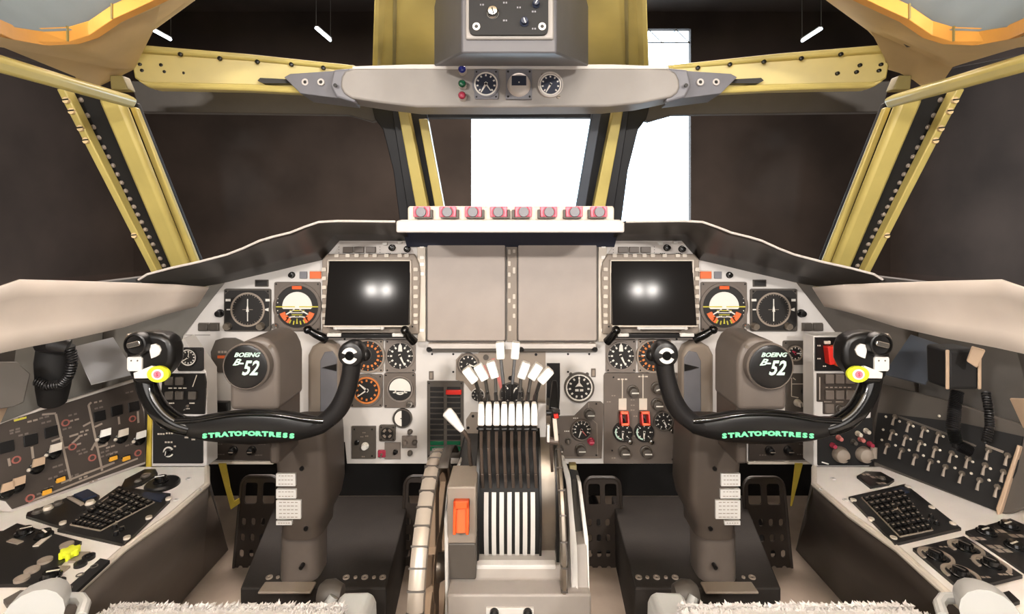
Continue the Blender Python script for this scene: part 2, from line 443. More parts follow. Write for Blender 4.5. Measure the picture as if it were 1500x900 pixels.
# dark raised deck under the columns
def deck(sgn,name='trim_1'):
    m=(lambda a:a) if sgn<0 else R
    q=[(352,862,1.2),(566,862,1.2),(600,738,1.62),(408,738,1.62)]
    h=[P(m(a),b,D) for a,b,D in q]; h=[Vector((v.x,v.y,.165)) for v in h]
    if sgn>0: h=h[::-1]
    mb=MB(); lo=[Vector((v.x,v.y,0.0)) for v in h]
    mb.loft([lo,h],'deck')
    return mb.build(name,bevel=.004,smooth=0)
for sgn in (-1,1): struct(deck(sgn,'trim_%d'%(1 if sgn<0 else 2)),'dark raised deck under the control column')
pl=Plane((0,1.2,.167),(1,0,0),(0,1,0))
for sgn,xs,lab in ((-1,(388,400,505,522,538,553),'left'),(1,(),'right')):
    for j,x in enumerate((384,397,500,514,528,542,555)):
        x=x if sgn<0 else R(x); 
        h=P(x,850,1.2); mb=MB(); mb.ring(0,0,.004,.008,0,.003,'marktaupe',14) if j%2==0 else mb.cyl(0,0,.0045,0,.003,'marktaupe',8)
        o=mb.build('floor_fastener',M=Matrix.Translation((h.x,1.235,.1652)))
        tag(o,'small pale fastener set in the dark deck under the %s control column'%lab,'fastener','fasteners in the %s deck'%lab)

def il(a,b,t): return 1/((1-t)/a+t/b)      # depth along a straight edge seen in perspective
def flip(pp): return [(R(a),b,c) for a,b,c in pp][::-1]
trim_n=[2]
def tname(): trim_n[0]+=1; return 'trim_%d'%trim_n[0]
def slabS(pp,dy,m,bevel=.003,mirror=True,label=None):
    for s in ((0,1) if mirror else (0,)):
        q=pp if not s else [(R(a),b,c) for a,b,c in pp][::-1]
        struct(MB().slab(q,dy,m).build(tname(),bevel=bevel,smooth=30),label)

# windscreen post beside the centre pane: outer yellow strip, dark channel, inner yellow strip
# front (centre) pane frame and side pane frames
slabS([(582,158,1.62),(597,158,1.62),(646,400,1.775),(627,400,1.775)],.05,'primer',label='outer yellow strip of the centre windscreen post')
slabS([(613,174,1.66),(626,174,1.66),(668,400,1.80),(655,400,1.80)],.04,'primer',mirror=False,label='inner yellow strip of the left centre windscreen post')
struct(MB().slab(flip([(613,158,1.66),(627,158,1.66),(668,400,1.80),(655,400,1.80)]),.04,'slate').build(tname(),bevel=.003),'inner strip of the right centre windscreen post, tinted slate by painted haze')  # door haze over this strip is put into its slate colour
slabS([(572,150,1.72),(622,150,1.72),(664,400,1.835),(611,400,1.835)],.03,'gasket',label='dark channel of the centre windscreen post')
slabS([(543,150,1.78),(575,150,1.78),(620,400,1.87),(595,400,1.87),(576,250,1.82),(561,190,1.80),(549,174,1.79)],.03,'gasket',label='dark rubber edge of the side windscreen')
# head and side window gaskets
slabS([(190,118,1.60),(560,146,1.80),(620,146,1.80),(620,172,1.80),(560,174,1.80),(545,178,1.80),(510,168,1.79),(204,164,1.62)],.03,'greydk',label='dark frame above the side windscreen')
struct(MB().slab([(600,146,1.80),(896,146,1.80),(896,172,1.80),(600,172,1.80)],.03,'gasket').build(tname(),smooth=0),'dark head frame above the centre windscreen')
# side post: wide yellow channel, bolted black strip, thin yellow strips
slabS([(141,143,1.27),(174,143,1.27),(288,425,1.535),(262,425,1.535)],.03,'primer',bevel=.010,label='wide yellow side window post')
slabS([(106,130,1.30),(150,134,1.30),(262,425,1.556),(236,425,1.556)],.03,'blackmatte',label='black bolted strip beside the wide yellow post')
slabS([(82,130,1.26),(94,130,1.26),(244,425,1.53),(234,425,1.53)],.03,'primer',label='thin yellow strip behind the bolted strip')
slabS([(170,146,1.36),(200,150,1.36),(311,425,1.60),(276,425,1.60)],.015,'blackmatte',label='black gasket beside the wide yellow post')
slabS([(189,156,1.33),(199,157,1.33),(306,425,1.565),(294,425,1.565)],.015,'primer',label='narrow yellow strip ahead of the wide post')
# bolts down the black strip and along the thin strip
for s in (0,1):
    for i in range(20):
        t=i/19.0; t=t**.8; px=118+t*(238-118); py=146+t*(390-146)
        if i>0: px,py=(116+(240-116)*t, 146+(389-146)*t)
        D=il(1.30,1.53,(py-130)/268)
        h=P(px if not s else R(px),py,D-.002)
        mb=MB(); mb.T=Matrix.Rotation(PI/2,4,'X'); mb.lathe([(.0065,-.004),(.0065,.001),(.0045,.004),(.001,.005)],'marktaupe',n=10)
        tag(mb.build('bolt',M=Matrix.Translation(h)),'domed bolt on the black strip of the %s side window post'%('left','right')[s],'bolt','bolts on the %s side post'%('left','right')[s])
    for (px,py) in ((97,147),(105,163),(118,188),(126,206),(197,345)):
        D=il(1.26,1.50,(py-130)/266); h=P(px if not s else R(px),py,D-.002)
        mb=MB(); mb.T=Matrix.Rotation(PI/2,4,'X'); mb.cyl(0,0,.008,-.003,.003,'gusset',10); mb.bar(-.008,0,.008,.002,.003,.003,.0045,'black')
        tag(mb.build('clip',M=Matrix.Translation(h)),'small clip on the thin yellow strip of the %s side window'%('left','right')[s],'clip','clips on the %s thin strip'%('left','right')[s])
# cross beam under the eyebrow windows, with its bolt holes
for s in (0,1):
    pp=[(188,72,1.30),(206,66,1.31),(360,80,1.42),(520,97,1.55),(560,100,1.56),(560,140,1.56),(512,138,1.55),(360,130,1.43),(216,127,1.32),(196,114,1.30)]
    pp=pp if not s else flip(pp)
    t=thing('window_cross_beam','yellow primed cross beam full of bolt holes, running %s of the compass panel'%('left','right')[s],'beam',Matrix.Translation(P(360 if not s else R(360),105,1.43)))
    off=Matrix.Translation(-P(360 if not s else R(360),105,1.43))
    mb=MB(); mb.T=off; mb.slab(pp,.05,'primer'); mb.build('web',t,bevel=.006)
    def strip(a,dd,m,nm):
        mb=MB(); mb.T=off; a=a if not s else flip(a); mb.slab(a,dd,m); mb.build(nm,t,bevel=.006,seg=3)
    strip([(188,74,1.285),(360,87,1.405),(520,102,1.53),(520,95,1.53),(360,78,1.405),(206,65,1.29),(194,66,1.285)],.03,'primer','flange')
    strip([(196,115,1.28),(216,119,1.30),(360,122,1.405),(512,131,1.53),(512,140,1.53),(360,132,1.405),(216,128,1.30)],.03,'primer','flange')
    holes=[(199,74,3),(263,79,3),(321,85,3),(376,90,3),(426,94,3),(473,99,3),(204,94,2.6),(207,103,2.6),(235,95,2.6),(240,105,2.6),(268,107,2.6)]
    for (x,y,r) in holes:
        D=((il(1.285,1.405,(x-188)/172.) if x<360 else il(1.405,1.53,(x-360)/160.)) if r==3 else il(1.30,1.42,(x-188)/172.)); h=P(x if not s else R(x),y,D-.003)
        mb=MB(); mb.T=off@Matrix.Translation(h)@Matrix.Rotation(PI/2,4,'X'); mb.lathe([(r*D/F*1.1,-.006),(r*D/F,0.0),(r*D/F*.6,.0015)],'black',n=12); mb.build('rivet',t)
    mb=MB(); mb.T=off; q=[(377,118,1.418),(381,114,1.418),(440,117,1.465),(440,122,1.465),(385,122,1.42)]
    q=q if not s else flip(q); mb.slab(q,.02,'black'); mb.build('slot',t)
# gusset plate at the corner of the roof
for s in (0,1):
    pp=[(-60,45,.88),(0,40,.93),(60,52,.98),(110,58,1.04),(170,20,1.05),(245,-30,1.05),(322,-30,1.16),(222,43,1.26),(202,64,1.29),(183,72,1.29),(192,100,1.30),(165,108,1.31),(142,126,1.30),(112,116,1.28),(100,98,1.25),(60,85,1.15),(0,68,1.0),(-60,60,.92)]
    pp=pp if not s else flip(pp)
    o=MB().slab(pp,.008,'gusset').build(tname(),bevel=.002); struct(o,'beige gusset plate at the roof corner')
    # padded rim of the escape hatch, and the hatch panel above it
    ring=[(-120,5,.66),(-60,20,.74),(0,46,.86),(50,55,.93),(100,53,.99),(130,44,1.02),(165,20,1.03),(200,4,1.03),(255,-22,1.02),(300,-60,1.0)]
    f=(lambda a:a) if not s else R
    c=P(f(60),20,.95)
    t=thing('hatch_rim','padded orange rim around the pale blue escape hatch at the upper %s'%('left','right')[s],'hatch',Matrix.Translation(c),'roof hatch rims')
    lo=[P(f(a),b+8,D)-c for a,b,D in ring]; up=[P(f(a),b-14,D)-c for a,b,D in ring]
    rows=[]
    mb=MB(); rg=[]
    for a,b in zip(lo,up):
        rg.append([a,b,b+Vector((0,.025,.004)),a+Vector((0,.025,.004))])
    if s: rg=[r[::-1] for r in rg]
    mb.loft(rg,'pad'); mb.build('padding',t,bevel=.006,seg=3)
    mb=MB(); q=[P(f(a),b-12,D)-c+Vector((0,.0,.0)) for a,b,D in ring]
    q2=[v+Vector(((-.25 if not s else .25),-.25,.28)) for v in q]
    mb.grid([[v+Vector((0,.015,0)) for v in q],q2] if s else [q2,[v+Vector((0,.015,0)) for v in q]],'hatchblue'); mb.build('lining',t,solid=.01)
    mb=MB()
    for i in (2,4,6,8):
        a,b=lo[i],up[i]; mb.beam(a+Vector((0,-.002,0)),b+Vector((0,-.002,0)),.003,.004,'primerdk')
    mb.build('seam',t,smooth=0)
    mb=MB(); pa,pb=P(f(160),66,1.24),P(f(193),30,1.20); cc=(pa+pb)/2
    mb.beam(pa-cc,pb-cc,.012,.02,'greydk'); mb.beam(P(f(182),30,1.195)-cc,P(f(202),38,1.195)-cc,.012,.02,'gusset')
    tag(mb.build('bracket',M=Matrix.Translation(cc),bevel=.002),'small bracket standing on the %s roof gusset beside the orange rim'%('left','right')[s],'bracket')
    # longeron tube
    a,b=P(f(-40),82,.78),P(f(191),149,1.20); c=(a+b)/2
    mb=MB(); mb.beam(a-c,b-c,.026,.03,'primer'); 
    tag(mb.build('roof_rail',M=Matrix.Translation(c),bevel=.008,seg=3),'yellow rail crossing the top of the %s side window'%('left','right')[s],'rail')
    mb=MB(); mb.slab([(f(160),110,1.29),(f(178),110,1.29),(f(187),131,1.29),(f(162),131,1.29)] if not s else [(f(160),110,1.29),(f(162),131,1.29),(f(187),131,1.29),(f(178),110,1.29)],.03,'primerdk')
    struct(mb.build(tname(),bevel=.003),'olive block under the roof gusset')
# roof beams either side of the overhead box
slabS([(549,-30,1.20),(645,-30,1.20),(650,100,1.58),(545,97,1.58)],.04,'primer',label='wide yellow roof beam beside the overhead box')
slabS([(549,-30,1.18),(556,-30,1.18),(553,97,1.56),(546,97,1.56)],.06,'primer',label='flange of the yellow roof beam')
slabS([(575,-30,1.185),(579,-30,1.185),(577,97,1.565),(574,97,1.565)],.03,'primerdk',label='seam of the yellow roof beam')
# window panes
W=[0]
def pane(pp,mirror=True):
    for s in ((0,1) if mirror else (0,)):
        q=pp if not s else flip(pp); W[0]+=1
        struct(MB().sheet([P(*v) for v in q],.006,'glass').build('window_%d'%W[0],smooth=0))
pane([(620,150,1.83),(876,150,1.83),(846,330,1.86),(650,330,1.86)],False)
pane([(196,150,1.66),(560,150,1.83),(600,340,1.88),(300,390,1.70)])
pane([(200,62,1.36),(548,95,1.62),(548,-30,1.28),(250,-30,1.2)])
pane([(-60,70,1.16),(100,100,1.33),(235,395,1.56),(-60,420,1.10)])
# ================================================================== overhead box and compass panel
t=thing('overhead_box','grey overhead box hanging between the yellow roof beams with a black switch panel','box',Matrix.Translation(P(748,60,.95)))
T0=Matrix.Translation(-P(748,60,.95))
mb=MB(); mb.T=T0
fr=[P(a,b,.95) for a,b in ((676,-40),(815,-40),(815,78),(676,78))]
bk=[P(a,b,1.3) for a,b in ((636,-40),(862,-40),(862,97),(636,97))]
mb.loft([bk,fr],'boxgrey'); mb.build('housing',t,bevel=.004)
mb=MB(); mb.T=T0; mb.slab([(682,-40,.943),(811,-40,.943),(811,57,.943),(682,57,.943)],.02,'eyebrow'); mb.build('face_frame',t,bevel=.003)
pl=vplane(.94); k=.94/F
S=Sub(pl,747,20,'overhead_switch_unit','black overhead switch panel with rounded corners at the top of the photo','control panel')
S.plate(rrect(687,-36,803,52,9),-.004,.003,'blackmatte')
for (x,y,r) in ((698,40,5.5),(794,40,5.5)):
    mb=MB(); a,b=S.L(x,y); mb.ring(a,b,r*k*.5,r*k,.003,.005,'mark',20); mb.cyl(a,b,r*k*.5,.003,.004,'black',12); S.part(mb,'screw')
a,b=S.L(722,20); mb=knob_mb(a,b,.0095,.013,'chrome','black',-75,.003); mb.ring(a,b,.009,.011,.003,.0045,'mark',20); S.part(mb,'rotary_knob',label='chrome knob')
mb=knob_mb(*S.L(768,34),.007,.012,'dialblue','mark',-70,.003); S.part(mb,'rotary_knob')
mb=knob_mb(*S.L(785,8),.006,.012,'dialblue','mark',60,.003); S.part(mb,'rotary_knob')
mb=MB()
for x,y in ((740,5),(740,31),(782,18),(782,43),(706,8),(760,12)): q=S.L(x,y); dashes(mb,q[0],q[1],.009,.003,.003,'greyblue',2)
S.part(mb,'legend',smooth=0)

pl=vplane(1.36); k=1.36/F
t=thing('eyebrow_console','long pale grey panel with rounded ends spanning the windscreen below the overhead box','control panel',Matrix.Translation(P(748,127,1.36)))
T0=Matrix.Translation(-P(748,127,1.36))
body=[(499,120),(500,112),(505,104),(516,100),(560,98),(640,97),(748,97),(856,97),(936,98),(980,101),(990,106),(995,116),(996,128),(992,136),(984,142),(940,151),(890,156),(748,157),(610,157),(560,151),(515,144),(504,137),(499,128)]
mb=MB(); mb.T=T0; mb.slab([(a,b,1.36) for a,b in body][::-1],.09,'eyebrow'); mb.build('body',t,bevel=.006,seg=4)
mb=MB(); mb.T=T0; mb.slab([(516,97,1.355),(600,94,1.355),(900,94,1.355),(980,97,1.355),(980,101,1.355),(516,101,1.355)][::-1],.11,'whitepaint'); mb.build('top_lip',t,bevel=.002)
for s in (0,1):
    mb=MB(); mb.T=T0; q=[(416,113,1.43),(425,108,1.43),(500,103,1.40),(512,104,1.40),(512,146,1.40),(440,137,1.43)]
    mb.slab((q if not s else flip(q))[::-1],.10,'greyblue'); wg=mb.build('end_bracket',t,bevel=.002)
    mb=MB(); mb.T=T0; q=[(488,102,1.37),(520,99,1.37),(520,150,1.37),(492,142,1.37),(483,125,1.37)]
    mb.slab((q if not s else flip(q))[::-1],.03,'greyblue'); mb.build('end_collar',t,bevel=.006,seg=3)
    for x in (448,471,491):
        h=P(x if not s else R(x),121 if x<490 else 125,1.41 if x>460 else 1.425); mb=MB(); mb.T=T0@Matrix.Translation(h+Vector((0,-.003,0)) if x<490 else Matrix.Translation(P(x if not s else R(x),125,1.357)).to_translation())@Matrix.Rotation(PI/2,4,'X')
        if x<490: mb.ring(0,0,.005,.0095,-.004,.003,'lightpaint',16)
        mb.cyl(0,0,.005,-.003,.002,'black',12); mb.build('screw',t)
for y,c,nm in ((105,'lampblue','blue'),(126,'lampgreen','green'),(143,'lampred','red')):
    S=Sub(pl,678,y,'indicator_lamp','round %s lamp at the left of the compass panel gauges'%nm,'lamp')
    mb=MB(); mb.lathe([(.011,0),(.0115,.006),(.010,.020)],'lightpaint',n=20); S.part(mb,'socket')
    mb=MB(); mb.lathe([(.0095,.016),(.0100,.024),(.007,.029),(.002,.031)],c,n=20); S.part(mb,'lens')
def arc7(d,r):
    d.ring(0,0,r*.84,r*.97,.0068,.0074,'mark',36)
gauge(pl,712,124,18,'round gauge with white ring, nearest the coloured lamps on the compass panel',sq=(695,103,730,146),bezel='greyblue',face='dialblue',n=9,start=225,span=270,extra=arc7,pts=((-120,.8,.16,'mark'),(-55,.7,.12,'mark')))
S=Sub(pl,760,126,'compass','square grey compass with a blue lens in the middle of the compass panel','compass')
x0,y0=S.L(741,147);x1,y1=S.L(779,104)
mb=MB(); mb.prism(rrect(x0,y0,x1,y1,.003),0,.014,'greyblue'); screws(mb,[(x0+.006,y0+.006),(x1-.006,y0+.006),(x1-.006,y1-.006),(x0+.006,y1-.006)],.014,.003); S.part(mb,'case',bevel=.002)
mb=MB(); mb.lathe([(.031,.012),(.030,.022),(.024,.030),(.020,.032)],'lightpaint',0,-.002,32); S.part(mb,'bowl')
mb=MB(); mb.box(-.019,-.008,.028,.019,.017,.034,'dialblue'); mb.cyl(0,0,.002,.034,.0345,'mark',10); S.part(mb,'lens',bevel=.002)
gauge(pl,806,125,16.5,'round gauge with white ring at the right end of the compass panel instruments',rim='lightpaint',face='dialblue',n=9,start=225,span=270,extra=arc7,pts=((-120,.8,.16,'mark'),))
for (a,b) in ((795,110),(818,142)):
    S=Sub(pl,a,b,'panel_screw','small metal screw beside the right round gauge on the compass panel','screw','screws by the right gauge'); mb=MB(); mb.cyl(0,0,.005,0,.004,'steel',12); mb.cbox(0,0,.008,.0015,.004,.0046,'black'); S.part(mb,'head')

# ================================================================== glare shield and hood
LIP=[(203,410),(216,402),(250,393),(291,384),(333,373),(356,364),(380,353),(400,347),(425,341),(445,333),(467,325.5),(494,324),(540,324.5),(579,325)]
BACK=[(210,415),(238,417),(270,418),(300,419),(331,413),(365,405),(400,397),(437,388),(472,380),(485,366),(497,352),(520,352),(560,352),(600,352)]
for s in (0,1):
    f=(lambda a:a) if not s else R
    c=P(f(400),360,1.3)
    t=thing('glare_shield','dark curved glare shield with a pale edge over the %s half of the panel'%('left','right')[s],'glare shield',Matrix.Translation(c))
    rows=[]
    for (a,b),(a2,b2) in zip(LIP,BACK):
        p=P(f(a),b,1.20); q=P(f(a2),b2,1.446); mid=(p+q)/2+Vector((0,-.02,.018 if a>280 else .004)); 
        rows.append([p,p*.7+mid*.3+Vector((0,0,.002)),mid,q*.6+mid*.4+Vector((0,0,.004)),q] )
    rows=[[v-c for v in r] for r in rows]
    if s: rows=rows[::-1]
    mb=MB(); mb.grid(rows,'under'); mb.build('shell',t,solid=.004,smooth=60)
    e=[P(f(a),b,1.198)-c for a,b in LIP]
    mb=MB(); mb.tube(e,.0028,'lightpaint',8); mb.build('edge_trim',t,label='pale edge trim')
# centre hood
t=thing('center_hood','pale hood over the centre panel carrying the row of pink fire handles','hood',Matrix.Translation(P(748,335,1.15)))
T0=Matrix.Translation(-P(748,335,1.15))
mb=MB(); mb.T=T0
mb.slab([(580,324,1.15),(588,322,1.15),(908,322,1.15),(915,325,1.15),(915,341,1.15),(580,341,1.15)][::-1],.26,'lightpaint'); mb.build('shelf',t,bevel=.004,seg=3)
mb=MB(); mb.T=T0; mb.slab([(597,304,1.18),(600,302,1.18),(897,302,1.18),(900,304,1.18),(900,324,1.18),(597,324,1.18)][::-1],.07,'ivory'); mb.build('handle_box',t,bevel=.004,seg=3)
mb=MB(); mb.T=T0; mb.slab([(590,338,1.40),(906,338,1.40),(900,362,1.44),(596,362,1.44)][::-1],.01,'hoodhaze'); mb.build('recess_panel',t)  # this plate's dark blue carries the hood's shade and the haze
pl=vplane(1.18); k=1.18/F
for i,x in enumerate((618,656,693,730,767,804,841,877)):
    S=Sub(pl,x,311,'fire_handle','pink fire handle with grey disc, %s on the centre hood'%('leftmost','second from the left','third from the left','fourth from the left','fifth from the left','third from the right','second from the right','rightmost')[i],'handle',group='fire handles on the hood')
    mirror=-1 if i>3 else 1
    mb=MB(); mb.box(-12*k,-7.5*k,0,13*k*1,8.5*k,.009,'pink') if mirror>0 else mb.box(-13*k,-7.5*k,0,12*k,8.5*k,.009,'pink'); S.part(mb,'body',bevel=.003)
    mb=MB(); mb.lathe([(6*k,.009),(7.4*k,.010),(7.4*k,.013),(6.8*k,.015)],'greyblue',n=24); S.part(mb,'disc')
    mb=MB(); mb.ring(0,-.5*k,7.8*k,9.3*k,.008,.012,'lampred',24,-60,60); mb.ring(0,-.5*k,7.8*k,9.3*k,.008,.012,'lampred',24,120,240); S.part(mb,'rim')
    mb=MB(); mb.box(-9*k,-9.5*k,0,17*k*1,-7.2*k,.014,'greydk') if mirror>0 else mb.box(-17*k,-9.5*k,0,9*k,-7.2*k,.014,'greydk')
    xx=15*k*mirror; mb.box(xx-1.8*k,-9*k,0,xx+1.8*k,3.5*k,.013,'greydk'); S.part(mb,'bracket',bevel=.001)

# ================================================================== main instrument panel
PL=vplane(1.45); K=1.45/F
S=Sub(PL,748,500,'instrument_panel','wide pale grey main instrument panel behind both control wheels','instrument panel')
half=[(331,412),(268,492),(262,545),(302,600),(302,677),(402,677),(402,648),(505,648),(508,680)]
top=[(599,352),(497,352),(471,380)]
Lp=[(748,362),(612,362)]+top+half+[(748,680)]
out=Lp+[(R(a),b) for a,b in Lp[::-1]][1:-1]
S.part(MB().prism(S.Ls([(a,b) for a,b in out]),-.012,0,'panel'),'face',bevel=.0015)
mb=MB()
for s in (0,1):
    f=(lambda a:a) if not s else R
    for a,b in ((633,519),(664,519),(664,545),(505,497),(519,490)): q=S.L(f(a),b); mb.cyl(q[0],q[1],.003,0,.0015,'black',10)
    q0=S.L(f(272),491); q1=S.L(f(308),491); mb.bar(q0[0],q0[1],q1[0],q1[1],.0015,0,.0006,'greydk')
S.part(mb,'screw')
# ---- blank cover panels and their dividing strips
for (x0,x1,nm) in ((625,742,'left'),(757,875,'right')):
    S=Sub(PL,(x0+x1)/2,430,'cover_panel','large blank taupe cover plate, %s of the two in the centre'%nm,'panel')
    a=S.L(x0,500);b=S.L(x1,356)
    S.part(MB().prism(rrect(a[0],a[1],b[0],b[1],.006),0,.010,'greydk'),'frame',bevel=.001)
    S.part(MB().prism(rrect(a[0]+.004,a[1]+.004,b[0]-.004,b[1]-.004,.005),.008,.014,'cover'),'plate',bevel=.002)
    # tray lip below
    a=S.L(x0+4,508);b=S.L(x1-4,501); S.part(MB().box(a[0],a[1],0,b[0],b[1],.03,'lightpaint'),'tray_lip',bevel=.002)
    a=S.L(x0+3,513);b=S.L(x1-3,508); S.part(MB().box(a[0],a[1],0,b[0],b[1],.022,'greydk'),'tray_slot',bevel=.001)
    for xx in (x0+6,x1-6):
        a=S.L(xx,509); mb=MB(); mb.lathe([(.008,0),(.008,.03),(.004,.036)],'black',a[0],a[1],12); S.part(mb,'latch')
S=Sub(PL,750,430,'divider_strip','narrow grey strip with small white buttons between the two blank covers','strip')
a=S.L(743,500);b=S.L(757,356); S.part(MB().box(a[0],a[1],0,b[0],b[1],.009,'marktaupe'),'strip',bevel=.001)
for (x,y,h) in ((746,369,7),(746,386,7),(746,402,6),(746,418,8),(753,359,3),(753,368,5),(753,396,9),(753,434,7),(753,448,6),(753,462,6),(746,440,6),(747,480,8)):
    mb=MB(); q=S.L(x,y); mb.prism(rrect(q[0]-.0036,q[1]-h*K/2,q[0]+.0036,q[1]+h*K/2,.002),.009,.012,'ivory'); S.part(mb,'button')
for (x,nm) in ((618,'left'),(882,'right')):
    S=Sub(PL,x,430,'edge_strip','slim pale strip along the outer edge of the %s blank cover'%nm,'strip')
    a=S.L(x-6,500);b=S.L(x+6,357); S.part(MB().box(a[0],a[1],0,b[0],b[1],.008,'ivory'),'strip',bevel=.001)
    for y in (361,377,387,401,483):
        q=S.L(x+1,y); mb=MB(); mb.prism(rrect(q[0]-.006,q[1]-.0045,q[0]+.006,q[1]+.0045,.002),.008,.011,'knob'); S.part(mb,'button')

# ---- monitors
LAMP=Vector((0,-.25,1.62))
for s in (0,1):
    f=(lambda a:a) if not s else R
    nm=('left','right')[s]
    cx=545 if not s else R(545)
    S=Sub(PL,cx,430,'monitor','square %s monitor with a dark screen and rows of bezel buttons'%nm,'monitor')
    L=S.L; k=S.k
    o=S.Ls([(475,488),(615,488),(617,400),(615,385),(608,372),(482,372),(475,380)]) if not s else S.Ls([(f(x),y) for x,y in ((475,488),(615,488),(617,400),(615,385),(608,372),(482,372),(475,380))])
    S.part(MB().prism(o,0,.018,'marktaupe'),'bezel',bevel=.003)
    a=L(f(484),474);b=L(f(605),380)
    x0,x1=min(a[0],b[0]),max(a[0],b[0])
    mb=MB(); mb.box(x0,a[1],.018,x1,a[1]+.004,.056,'ivory'); mb.box(x0,b[1]-.004,.018,x1,b[1],.026,'ivory'); mb.box(x0,a[1],.018,x0+.004,b[1],.026,'ivory'); mb.box(x1-.004,a[1],.018,x1,b[1],.026,'ivory')
    S.part(mb,'screen_frame',bevel=.001)
    # the glass leans back a little
    mb=MB(); tz=.006
    mb.add([(x0+.003,a[1]+.003,.0545),(x1-.003,a[1]+.003,.0545),(x1-.003,b[1]-.003,.0190),(x0+.003,b[1]-.003,.0190),(x0+.003,a[1]+.003,.010),(x1-.003,a[1]+.003,.010),(x1-.003,b[1]-.003,.010),(x0+.003,b[1]-.003,.010)],
           [[0,1,2,3],[7,6,5,4],[0,4,5,1],[1,5,6,2],[2,6,7,3],[3,7,4,0]],'screen')
    S.part(mb,'screen',smooth=0)
    for xx in (479,611):
        for y in (394,407,420,433,447,460,470):
            q=L(f(xx),y); mb=MB(); mb.prism(rrect(q[0]-.0058,q[1]-.005,q[0]+.0058,q[1]+.005,.002),.018,.024,'ivory'); S.part(mb,'button')
    for xx in (497,513,526,540,552,569,588,598):
        q=L(xx if not s else xx+401,374); mb=MB(); mb.prism(rrect(q[0]-.006,q[1]-.0045,q[0]+.006,q[1]+.0045,.002),.018,.024,'ivory'); S.part(mb,'button')
    for (xx,y) in ((483,477),(606,477)):
        q=L(f(xx),y); mb=MB(); mb.cyl(q[0],q[1],.0025,.018,.019,'black',10); S.part(mb,'screw')
    # latch bar below the monitor
    T=Sub(PL,cx,481,'latch_bar','black latch bar with two round knobs under the %s monitor'%nm,'latch',lift=.032)
    L=T.L
    a=L(f(500),476);b=L(f(566),476); mb=MB(); mb.tube([(a[0],a[1],.016),(b[0],b[1],.016)],.0045,'whitepaint',10); mb.ball((b[0],b[1],.016),.0062,'whitepaint'); mb.ball((a[0],a[1],.016),.0062,'whitepaint'); T.part(mb,'grab_rod',label='pale grab rod')
    a=L(f(487),484);b=L(f(603),490); x0,x1=min(a[0],b[0]),max(a[0],b[0]); mb=MB(); mb.box(x0,b[1],.0,x1,a[1],.02,'black'); T.part(mb,'bar',bevel=.002)
    for (u,v) in ((489,509),(581,597)):
        a=L(f(u),483);b=L(f(v),488); x0,x1=min(a[0],b[0]),max(a[0],b[0]); mb=MB(); mb.box(x0,b[1],.012,x1,a[1],.024,'whitepaint'); T.part(mb,'end_pad',bevel=.002)
    for pts in (((464,477),(474,484),(487,493)),((600,478),(605,487),(611,496))):
        q=[L(f(a),b) for a,b in pts]; mb=MB(); mb.tube([(q[0][0],q[0][1],.030),(q[1][0],q[1][1],.026),(q[2][0],q[2][1],.012)],[.009,.011,.012],'gloss',12); mb.ball((q[0][0],q[0][1],.030),.0125,'gloss'); T.part(mb,'knob')
    # button row above the monitor
    dx=0 if not s else 401
    T=Sub(PL,540+dx,364,'selector_strip','row of three grey keys and two black knobs above the %s monitor'%nm,'control panel')
    L=T.L
    T.plate([(490+dx,371),(606+dx,371),(599+dx,355),(500+dx,355)],0,.003,'lightpaint')
    for xx in (511,527,544):
        q=L(xx+dx,366); mb=MB(); mb.cbox(q[0],q[1],.028,.017,.003,.010,'taupe'); T.part(mb,'key',bevel=.0015)
    for xx in (565,587):
        q=L(xx+dx,355 if xx==587 else 357); mb=MB(); mb.cbox(q[0],q[1],.013,.008,.003,.012,'whitepaint'); T.part(mb,'lamp_block',bevel=.001)
    for xx,y in ((575,363),(597,365)):
        T.part(knob_mb(*L(xx+dx,y),.0085,.020,'gloss',None),'knob')
    mb=MB()
    for xx in (497,557):
        for y in (362,366,370): q=L(xx+dx,y); mb.cyl(q[0],q[1],.0012,.003,.0036,'black',8)
    for xx in (569,592): q=L(xx+dx,371.5); dashes(mb,q[0],q[1],.016,.002,.003,'black',3)
    T.part(mb,'legend',smooth=0)

